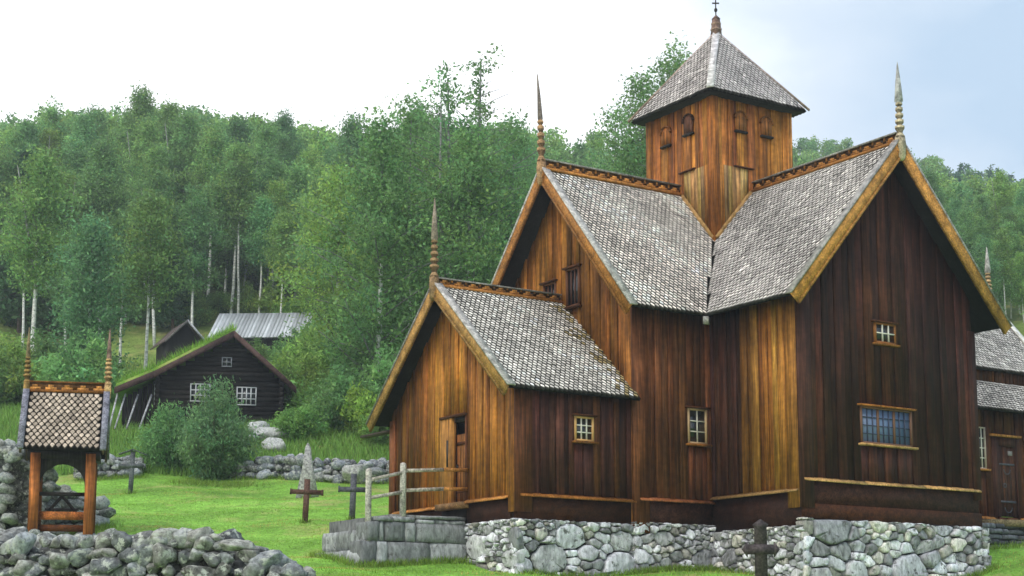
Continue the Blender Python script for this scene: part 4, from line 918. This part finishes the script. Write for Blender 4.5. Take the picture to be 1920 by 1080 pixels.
# sheet-metal barn higher up
B1 = house_at(487, 108, 11.5, R(-3), 'barn', 'long dark barn with pale grey metal roof behind the log house', 'barn')
zf = lambda v, d=108: -6.485 + (1191 - v) / 3000 * d - 11.5
m = MB(); x0_, x1_ = -3.95, 3.75; ze, zt_ = zf(630), zf(584, 111.5)
m.box((x0_ + .3, .4, -1.5), (x1_ - .3, 6, ze), BLK * 1.3); m.build('wall', M_wood, B1)
m = MB(); nn = 30
for i in range(nn):
    xa = x0_ + (x1_ - x0_) * i / nn; xb = x0_ + (x1_ - x0_) * (i + 1) / nn; k = (x1_ - x0_) * .0; g = random.uniform(.75, 1.12)
    sk = lambda x: (x - x0_) * -.02 + .9 * (1 - (x - x0_) / (x1_ - x0_)) * 0
    m.hexa([(xa + .005, 0, ze), (xb - .005, 0, ze), (xb - .005, 3.4, zt_), (xa + .005, 3.4, zt_), (xa + .005, 0, ze + .05), (xb - .005, 0, ze + .05), (xb - .005, 3.4, zt_ + .05), (xa + .005, 3.4, zt_ + .05)], A((.50, .53, .56)) * g)
    m.hexa([(xa + .005, 6.8, ze), (xb - .005, 6.8, ze), (xb - .005, 3.41, zt_), (xa + .005, 3.41, zt_), (xa + .005, 6.8, ze + .05), (xb - .005, 6.8, ze + .05), (xb - .005, 3.41, zt_ + .05), (xa + .005, 3.41, zt_ + .05)], A((.5, .53, .56)) * g)
m.build('roof', M_metal, B1)
B2 = house_at(338, 100, 0, R(28), 'shed', 'small dark shed with brown roof and pale gable edge left of the barn', 'shed'); B2.location[2] = 9.8
zs_ = lambda v: -6.485 + (1191 - v) / 3000 * 100 - 9.8
m = MB(); zr0, ze0 = zs_(600), zs_(640); m.prism([(-1.1, 0, -1), (1.1, 0, -1), (1.1, 0, ze0), (0, 0, zr0 - .1), (-1.1, 0, ze0)], (0, 2.8, 0), BLK * 1.6); m.build('wall', M_wood, B2)
m = MB()
for sg in (-1, 1): m.hexa([(0, -.3, zr0), (sg * 1.4, -.3, ze0 - .1), (sg * 1.4, 3.2, ze0 - .1), (0, 3.2, zr0), (0, -.3, zr0 + .08), (sg * 1.4, -.3, ze0 - .02), (sg * 1.4, 3.2, ze0 - .02), (0, 3.2, zr0 + .08)], A((.10, .075, .065)))
rf2 = m.build('roof', M_wood, B2); m = MB(); m.beam((0, -.34, zr0 + .04), (1.4, -.34, ze0 - .06), (0, .03, 0), (0, 0, .09), A((.42, .42, .45))); m.build('bargeboard', M_beam, rf2); m = MB(); m.beam((0, -.34, zr0 + .04), (-1.4, -.34, ze0 - .06), (0, .03, 0), (0, 0, .09), A((.2, .18, .17))); m.build('bargeboard', M_beam, rf2)

# ------------------------------------------------------------------ vegetation
def leafcloud(centers, per, spread, size, colr, flat=.8, up=0.0, elong=1.0):
    """small folded leaf-clump faces round the given centres"""
    n = len(centers) * per; c = np.repeat(centers, per, 0) + rng.normal(0, 1, (n, 3)) * A([spread, spread, spread * flat])
    nr = rng.normal(0, 1, (n, 3)); nr[:, 2] += .35; nr /= np.linalg.norm(nr, axis=1)[:, None]
    t = rng.normal(0, 1, (n, 3)); t[:, 2] += up; t -= (t * nr).sum(1)[:, None] * nr; t /= np.linalg.norm(t, axis=1)[:, None] + 1e-9; b = np.cross(nr, t)
    s = (size * rng.uniform(.55, 1.3, n))[:, None]
    V = np.stack([c - t * s * elong, c - b * s * .55, c + t * s * elong, c + b * s * .55], 1).reshape(-1, 3)
    F = np.arange(4 * n).reshape(-1, 4)
    cl = np.repeat(rng.uniform(.72, 1.3, len(centers)), per)[:, None]
    hue = np.repeat(rng.normal(0, .08, len(centers)), per)
    C = A(colr) * cl * rng.uniform(.75, 1.25, (n, 1)); C[:, 0] *= 1 + hue; C[:, 2] *= 1 - hue
    return V, F, np.clip(C, .003, 1)
def tree_parts(H_, crown0, width, nl, per, lsize, colr, trunkr=.14, seed=0, conifer=False, sparse=0, bend=.3, fork=False, white=True, droop=.2, spread=.42):
    rd = random.Random(seed); tm = MB(); TC = A((.62, .62, .58)) if white else A((.14, .10, .08))
    n = 9; bx, by = rd.uniform(-bend, bend), rd.uniform(-bend, bend)
    path = [A((bx * math.sin(i / n * 2.2) + rd.uniform(-.04, .04), by * math.sin(i / n * 2.6), -.4 + (H_ + .4) * i / n * .97)) for i in range(n + 1)]
    pa = A(path); tr_ = [trunkr * (1 - .88 * i / n) + .012 for i in range(n + 1)]; h2 = 5 if crown0 < .35 else 6
    tm.tube(pa[:h2 + 1], tr_[:h2 + 1], TC, 7); tm.tube(pa[h2:], tr_[h2:], TC * .3, 6)
    if fork:
        p0 = pa[4]; q = [p0 + A((bx * 2 + .25 * j, .12 * j, (H_ - p0[2]) * j / 5 * .9)) for j in range(6)]; tm.tube(q, [trunkr * .6 * (1 - .85 * j / 5) + .01 for j in range(6)], TC * .45, 6)
    cs = []
    for k in range(nl):
        t = crown0 + (1 - crown0) * (k + .5) / nl; z = t * H_; base = A([np.interp(z, pa[:, 2], pa[:, 0]), np.interp(z, pa[:, 2], pa[:, 1]), z])
        an = k * 2.4 + rd.uniform(-.5, .5); u = (t - crown0) / (1 - crown0)
        if conifer: ln = width * (1 - u) ** .85 + .1; rise = -.25
        else: ln = width * (math.sin(math.pi * min(1, (u + .12) / 1.08) ** .75) * .95 + .12) * rd.uniform(.55, 1.25); rise = rd.uniform(.35, .95) * (1.1 - .3 * u)
        pts = []; m_ = 4
        for j in range(m_ + 1):
            f = j / m_; pts.append(base + A((math.cos(an) * ln * f + rd.uniform(-.08, .08) * ln * f, math.sin(an) * ln * f, ln * (rise * f - droop * f * f))))
        if not conifer or k % 3 == 0: tm.tube(pts, [trunkr * .32 * (1 - .8 * j / m_) * (1.1 - t) + .008 for j in range(m_ + 1)], TC * (.28 if white else .8), 4)
        for j in range(1, m_ + 1):
            if rd.random() < sparse * (1.6 * t if sparse > .3 else 1): continue
            q = pts[j] + A((rd.gauss(0, .2), rd.gauss(0, .2), rd.gauss(0, .15)))
            cs.append(q)
            if ln > 1.2: cs.append((pts[j] + pts[j - 1]) / 2 + A((rd.gauss(0, .35), rd.gauss(0, .35), rd.gauss(0, .25))))
    cs = A(cs); lm = MB(); lm.arrays(*leafcloud(cs, per, spread if not conifer else .25, lsize, colr, .75, elong=1.15))
    return tm, lm
def make_tree(name, label, cat, group, *a, **k):
    tm, lm = tree_parts(*a, **k); e = empty(name, (0, 0, 0), 0, label, cat, group)
    tm.build('trunk', M_bark, e, smooth=True); lm.build('crown', M_leaf, e); return e
GA = A((.185, .345, .12)); GB = A((.225, .385, .12)); GD_ = A((.165, .31, .12)); GC_ = A((.05, .12, .065))
LB = 'white stemmed birch in the dense wood on the hillside'; GBn = 'birches of the hillside wood'
protos = [make_tree('birch_tree', LB, 'birch', GBn, 14, .46, 1.9, 34, 58, .115, GA, .13, 1), make_tree('birch_tree', LB, 'birch', GBn, 15.5, .42, 2.15, 38, 56, .12, GB, .15, 2, fork=True),
          make_tree('birch_tree', LB, 'birch', GBn, 12.5, .48, 1.7, 30, 58, .11, GA * 1.1, .12, 3), make_tree('birch_tree', LB, 'birch', GBn, 16, .48, 2.0, 38, 56, .115, GD_ * 1.15, .15, 4, bend=.6),
          make_tree('birch_tree', LB, 'birch', GBn, 11, .25, 1.9, 30, 60, .115, GB * 1.1, .11, 5)]
protos += [make_tree('birch_tree', LB, 'birch', GBn, 15, .5, 1.7, 26, 62, .11, GB * .95, .12, 6, sparse=.25, spread=.36), make_tree('birch_tree', LB, 'birch', GBn, 13, .36, 2.2, 30, 60, .12, GA * .9, .13, 7, fork=True, sparse=.2, bend=.7)]
LC = 'dark spruce among the birches on the hillside'
conif = [make_tree('spruce_tree', LC, 'spruce', 'spruces of the hillside wood', 12, .12, 1.9, 60, 22, .17, GC_ * 1.4, .14, 8, conifer=True, white=False, droop=.25)]
def put(proto, s, d, sc_=1.0, first=None, label=None, group=None, dz=0):
    o = proto if proto.name not in USED else copy_tree(proto)
    USED.add(proto.name); o.location = W(s, d, dz=dz); o.rotation_euler = (0, 0, rng.uniform(0, 6.28)); o.scale = (sc_,) * 3
    if label: o['label'] = label
    if group: o['group'] = group
    return o
USED = set()
# hillside wood
sky_t = [(-100, 200), (0, 190), (60, 165), (130, 190), (210, 178), (330, 172), (440, 195), (560, 212), (650, 240), (720, 215), (900, 215), (1200, 225), (1500, 245), (1600, 240), (1700, 262), (1800, 285), (1920, 318), (2100, 340)]
SKX, SKY_ = zip(*sky_t)
spots = []
d = 84.
while d < 330:
    st = 2.7 + (d - 84) * .015
    s = spx(-1000, d) + rng.uniform(0, st)
    while s < spx(2900, d):
        ss = s + rng.uniform(-.4, .4) * st; dd = d + rng.uniform(-.45, .45) * st; px = 960 + ss / dd * 3000
        edge = np.interp(px, [-200, 60, 130, 290, 400, 600, 680, 760, 980, 1000, 1480, 2100], [112, 110, 114, 116, 118, 112, 92, 84, 84, 118, 115, 112])
        rid = 195 if px < 640 else np.interp(px, [640, 1200, 2100], [200, 290, 330])
        inside = -130 < px < 2060 and not (1235 < px < 1465)
        if dd > edge and dd < rid and (inside or rng.random() < .6): spots.append((dd, ss, px, inside))
        s += st
    d += st * .95
spots.sort(); nearn = 0; far = []
for dd, ss, px, inside in spots:
    v = np.interp(px, SKX, SKY_); g = float(hgt(ss, dd)); maxh = -6.485 + (1191 - v) / 3000 * dd - g   # tallest tree the wood's outline allows here
    if not inside: maxh = max(maxh, 9)
    if px > 990 and dd > 190: maxh = max(maxh, 5.5)
    if maxh < 3.5: continue
    iscon = rng.random() < (.05 if dd < 150 else .10) or (px > 1780 and dd > 220 and rng.random() < .7)
    p = conif[0] if iscon else protos[rng.integers(len(protos))]; base = {'c': 12}.get('c') if iscon else p.children[0].dimensions.z
    hh = rng.uniform(9, 14.2) * (.8 if dd > 200 else 1) * (.62 if px > 990 else 1)
    hh = min(hh, maxh * rng.uniform(.86, 1.03)); sc_ = hh / (12 if iscon else 14)
    if nearn < 285 and inside: put(p, ss, dd, sc_); nearn += 1
    else: far.append((ss, dd, hh, iscon))
print('trees', nearn, 'far', len(far))
m = MB()
for ss, dd, hh, ic in far:
    b = W(ss, dd); k = 34 if not ic else 22; u = rng.uniform(.3, 1, k) if not ic else rng.uniform(.05, 1, k); an = rng.uniform(0, 6.28, k)
    rr = hh * .19 * np.sin(np.pi * (u * .85 + .1)) * rng.uniform(.5, 1.1, k) if not ic else hh * .16 * (1 - u)
    rr = rr * .9; cs = np.stack([b[0] + rr * np.cos(an), b[1] + rr * np.sin(an), b[2] + u * hh], 1)
    m.arrays(*leafcloud(cs, 24, .5 if not ic else .3, .24, (GB if rng.random() > .4 else GD_) * rng.uniform(.85, 1.2) if not ic else GC_ * 1.3, .7))
if far: tag(m.build('distant_wood', M_leaf), 'far off tree covered ridge behind the church', 'wood', kind='stuff')
# lone trees one can point at
def lone(px, d, vtop, label, *a, **k):
    H_ = -6.485 + (1191 - vtop) / 3000 * d - float(hgt(spx(px, d), d))
    e = make_tree('birch_tree', label, 'birch', None, H_ / 1.02, *a, **k); e.location = W(spx(px, d), d); e.rotation_euler = (0, 0, k.get('seed', 0)); return e
lone(925, 80, 48, 'tallest birch, its thin lacy top standing against the white sky', .25, 3.0, 62, 26, .10, GA * .9, .2, seed=31, spread=.25, bend=.9, sparse=.55)
lone(835, 79, 88, 'birch just left of the lacy topped one, its white stem forked', .2, 3.2, 60, 30, .10, GA * .9, .19, seed=32, fork=True, spread=.27, sparse=.5, bend=.6)
lone(770, 81, 150, 'birch with small leaves second left of the lacy topped one', .15, 2.8, 54, 38, .095, GA * 1.05, .16, seed=43, spread=.38, sparse=.22)
lone(965, 84, 190, 'birch between the lacy topped one and the left gable finial', .2, 2.8, 54, 36, .10, GA, .16, seed=33, spread=.4, sparse=.2)
lone(880, 77, 225, 'dense birch in front of the lacy topped one', .12, 3.4, 56, 44, .095, GA * 1.05, .16, seed=44, spread=.42)
lone(1283, 88, 42, 'tall birch rising behind the left edge of the tower roof', .45, 2.6, 46, 44, .10, GA * 1.05, .22, seed=34, spread=.42, sparse=.2, bend=.5)
lone(1208, 90, 105, 'birch with a white stem just left of the tower', .5, 2.2, 40, 40, .10, GA, .15, seed=35, sparse=.25)
lone(1160, 95, 175, 'small birch left of the white stemmed one by the tower', .4, 1.8, 30, 36, .10, GA, .12, seed=45, sparse=.3)
lone(700, 76, 190, 'leafy birch behind the long grass left of the porch', .06, 3.4, 60, 46, .10, GB * .95, .16, seed=36)
lone(625, 84, 300, 'bushy birch with low branches right of the metal roof', .06, 3.2, 54, 46, .10, GB * .95, .15, seed=37)
lone(262, 88, 350, 'slender birch with a bare white stem left of the log house', .45, 1.3, 30, 34, .11, GB, .11, seed=38)
lone(150, 84, 400, 'light green young birch between the far left stems and the log house', .12, 2.2, 44, 40, .10, A((.13, .25, .10)), .11, seed=39)
lone(50, 92, 260, 'double stemmed birch at the far left edge', .38, 2.3, 40, 40, .11, GA, .16, seed=40, fork=True)
lone(215, 92, 390, 'thin birch just left of the slender bare stemmed one', .45, 1.3, 26, 36, .11, A((.13, .25, .10)), .10, seed=41)
# shrubs: no clear stem, leaves to the ground
def make_shrub(name, label, cat, group, h, w, nc, per, ls, colr, up=.6, elong=1.3):
    e = empty(name, (0, 0, 0), 0, label, cat, group); tm = MB(); cs = []
    for k in range(nc):
        an = rng.uniform(0, 6.28); f = rng.uniform(.02, 1) ** .6; hh = h * rng.uniform(.6, 1.05) * (1 - .62 * f); ln = w * f
        pts = [A((math.cos(an) * ln * t ** .8, math.sin(an) * ln * t ** .8, hh * t)) for t in np.linspace(0, 1, 6)]
        if k % 3 == 0: tm.tube(pts, [.03, .026, .02, .015, .01, .006], A((.12, .10, .07)), 4)
        for j in range(1, 6): cs.append(pts[j] + rng.normal(0, .1, 3))
    tm.build('stems', M_beam, e); lm = MB(); lm.arrays(*leafcloud(A(cs), per, .17, ls, colr, 1.0, up, elong)); lm.build('foliage', M_leaf, e); return e
bu = make_shrub('bush', 'big soft grey green bush in front of the log house', 'bush', None, 4.1, 1.5, 150, 36, .05, A((.22, .37, .16)), 1.6, 1.8); bu.location = W(spx(402, 60.5), 60.5)
bu = make_shrub('bush', 'lower green bush joined to the left side of the big one', 'bush', None, 2.9, 1.35, 110, 36, .05, A((.19, .35, .12)), 1.6, 1.8); bu.location = W(spx(318, 62.5), 62.5)
SH = [make_shrub('shrub', 'leafy green shrub at the edge of the wood', 'shrub', 'shrubs along the edge of the wood', 3.0, 1.7, 60, 44, .085, GB), make_shrub('shrub', 'leafy green shrub at the edge of the wood', 'shrub', 'shrubs along the edge of the wood', 2.2, 1.5, 50, 44, .08, A((.20, .36, .085)))]
for px, d, k, s_ in ((560, 76, 0, 1.15), (600, 73, 1, 1), (640, 71, 0, 1), (690, 70, 1, 1.1), (730, 72, 0, 1.2), (575, 80, 0, 1.4), (540, 84, 1, 1.3), (520, 88, 0, 1), (610, 92, 0, 1.6), (660, 78, 0, 1.5), (720, 80, 0, 1.6),
                     (0, 80, 0, 1.2), (110, 80, 1, 1.3), (150, 79, 0, 1.3), (60, 85, 0, 1.2), (-30, 78, 0, 1.1), (205, 90, 1, .8), (745, 68, 1, 1),
                     (560, 69, 1, .8), (470, 98, 0, 1), (540, 100, 0, 1.2), (600, 104, 0, 1.5), (360, 121, 0, .8), (400, 124, 1, 1), (450, 123, 0, .9), (500, 122, 0, 1), (540, 120, 1, 1.1), (330, 126, 0, .9), (290, 124, 1, .9), (425, 131, 0, 1.2), (475, 132, 0, 1.1), (380, 133, 0, 1.2), (520, 130, 0, 1.2), (250, 122, 0, 1), (100, 118, 0, 1), (20, 119, 1, 1.1), (170, 120, 0, .9), (345, 138, 0, 1.4), (440, 140, 0, 1.5), (495, 141, 0, 1.4), (395, 142, 0, 1.5)):
    put(SH[k], spx(px, d), d, s_)
# long grass
def scatter(n, px0, px1, d0, d1):
    d = np.sqrt(rng.uniform(d0 ** 2, d1 ** 2, n)); s = (rng.uniform(px0, px1, n) - 960) / 3000 * d; z = hgt(s, d)
    P = CAM[None] * A([1, 1, 0]) + RT * s[:, None] + FW * d[:, None]; P[:, 2] = z - .01; return P
m = MB(); m.arrays(*blades(scatter(70000, -400, 800, 61.5, 84), 0, 70000, .15, .5, .03, (.16, .30, .06)))
m.arrays(*blades(scatter(25000, -60, 700, 84, 112), 0, 25000, .15, .5, .06, (.19, .29, .065)))
tag(m.build('long_grass', M_grass), 'long meadow grass on the slope behind the lawn', 'grass', kind='stuff')
def patchy(V, F, C):
    b = V[F[:, 0]]; n_ = np.sin(b[:, 0] * .9 + 1.7 * np.sin(b[:, 1] * .5)) * np.sin(b[:, 1] * 1.1 + 1.3 * np.sin(b[:, 0] * .43 + 2)) + .35 * np.sin(b[:, 0] * 3.1 + b[:, 1] * 2.3)
    k = sstep(n_, .35, 1.0)[:, None] * .9; return V, F, C * (1 - k) + A((.36, .33, .12)) * C.mean(1)[:, None] / .19 * k
m = MB(); m.arrays(*patchy(*blades(scatter(130000, -60, 760, 26, 61), 0, 130000, .015, .05, .01, (.2, .385, .06), lean=.8))); m.arrays(*patchy(*blades(scatter(30000, 600, 2000, 24, 46), 0, 30000, .03, .08, .012, (.19, .365, .055))))
tag(m.build('lawn_grass', M_grass), 'short green grass of the churchyard lawn', 'grass', kind='stuff')

# ------------------------------------------------------------------ air
c0 = CAM + FW * 165; m = MB(); m.box((-640, -290, -15.5), (640, 290, 125), (.5, .5, .5))
hz_ = bpy.data.materials.new('haze'); hz_.use_nodes = True; t = hz_.node_tree; t.nodes.clear()
ou = t.nodes.new('ShaderNodeOutputMaterial'); pv = t.nodes.new('ShaderNodeVolumePrincipled'); pv.inputs['Color'].default_value = (.82, .92, 1, 1); pv.inputs['Density'].default_value = .0007; pv.inputs['Anisotropy'].default_value = .3
t.links.new(pv.outputs[0], ou.inputs['Volume']); ho_ = m.build('haze', hz_); ho_.location = (c0[0], c0[1], 0); ho_.rotation_euler = (0, 0, YAW - R(90)); tag(ho_, kind='stuff')

P = []
def line_pts(n, s0, d0, s1, d1, j=.12):
    t = rng.uniform(0, 1, n); s_ = s0 + (s1 - s0) * t + rng.normal(0, j, n); d_ = d0 + (d1 - d0) * t + rng.normal(0, j, n)
    q = CAM[None] * A([1, 1, 0]) + RT * s_[:, None] + FW * d_[:, None]; q[:, 2] = hgt(s_, d_) - .02; return q
def wpts(n, x0, y0, x1, y1, j=.1):
    (s0, s1), (d0, d1) = [A(v) for v in sd_of([x0, x1], [y0, y1])]; return line_pts(n, s0, d0, s1, d1, j)
P += [wpts(1500, -L1, -a_ - .2, -a_, -a_ - .2), wpts(2200, -a_, -L2 - .28, a_ + .3, -L2 - .28), wpts(900, a_ + .3, -L2, a_ + .3, -4.2), wpts(1400, -Lp, -ap - .2, -L1, -ap - .2), wpts(1400, -12.6, -1.15, -9.4, -1.15), wpts(700, -12.7, -1.1, -12.5, 1.6), wpts(900, 6, -4.6, 11, -4.6), wpts(600, -a_ - .2, -3.4, -a_ - .2, -L2)]
for px, d in ((572, 47), (660, 48), (243, 56), (575, 54.8), (662, 56.5), (1425, 30)): P.append(line_pts(90, spx(px, d), d - .06, spx(px, d), d, .1))
P += [line_pts(2500, spx(440, 60.4), 60.4, spx(760, 59.4), 59.4, .15), line_pts(900, spx(150, 60.4), 60.4, spx(262, 60.8), 60.8, .15), line_pts(1500, spx(330, 58.6), 59.0, spx(470, 58.6), 59.0, .3), line_pts(2500, spx(60, 43.3), 43.3, spx(190, 46.6), 46.6, .3)]
P = np.vstack(P); m = MB(); m.arrays(*blades(P, 0, len(P), .06, .24, .014, (.17, .30, .06), lean=.5))
tag(m.build('rough_grass', M_grass), 'rough grass along the feet of walls and crosses', 'grass', kind='stuff')
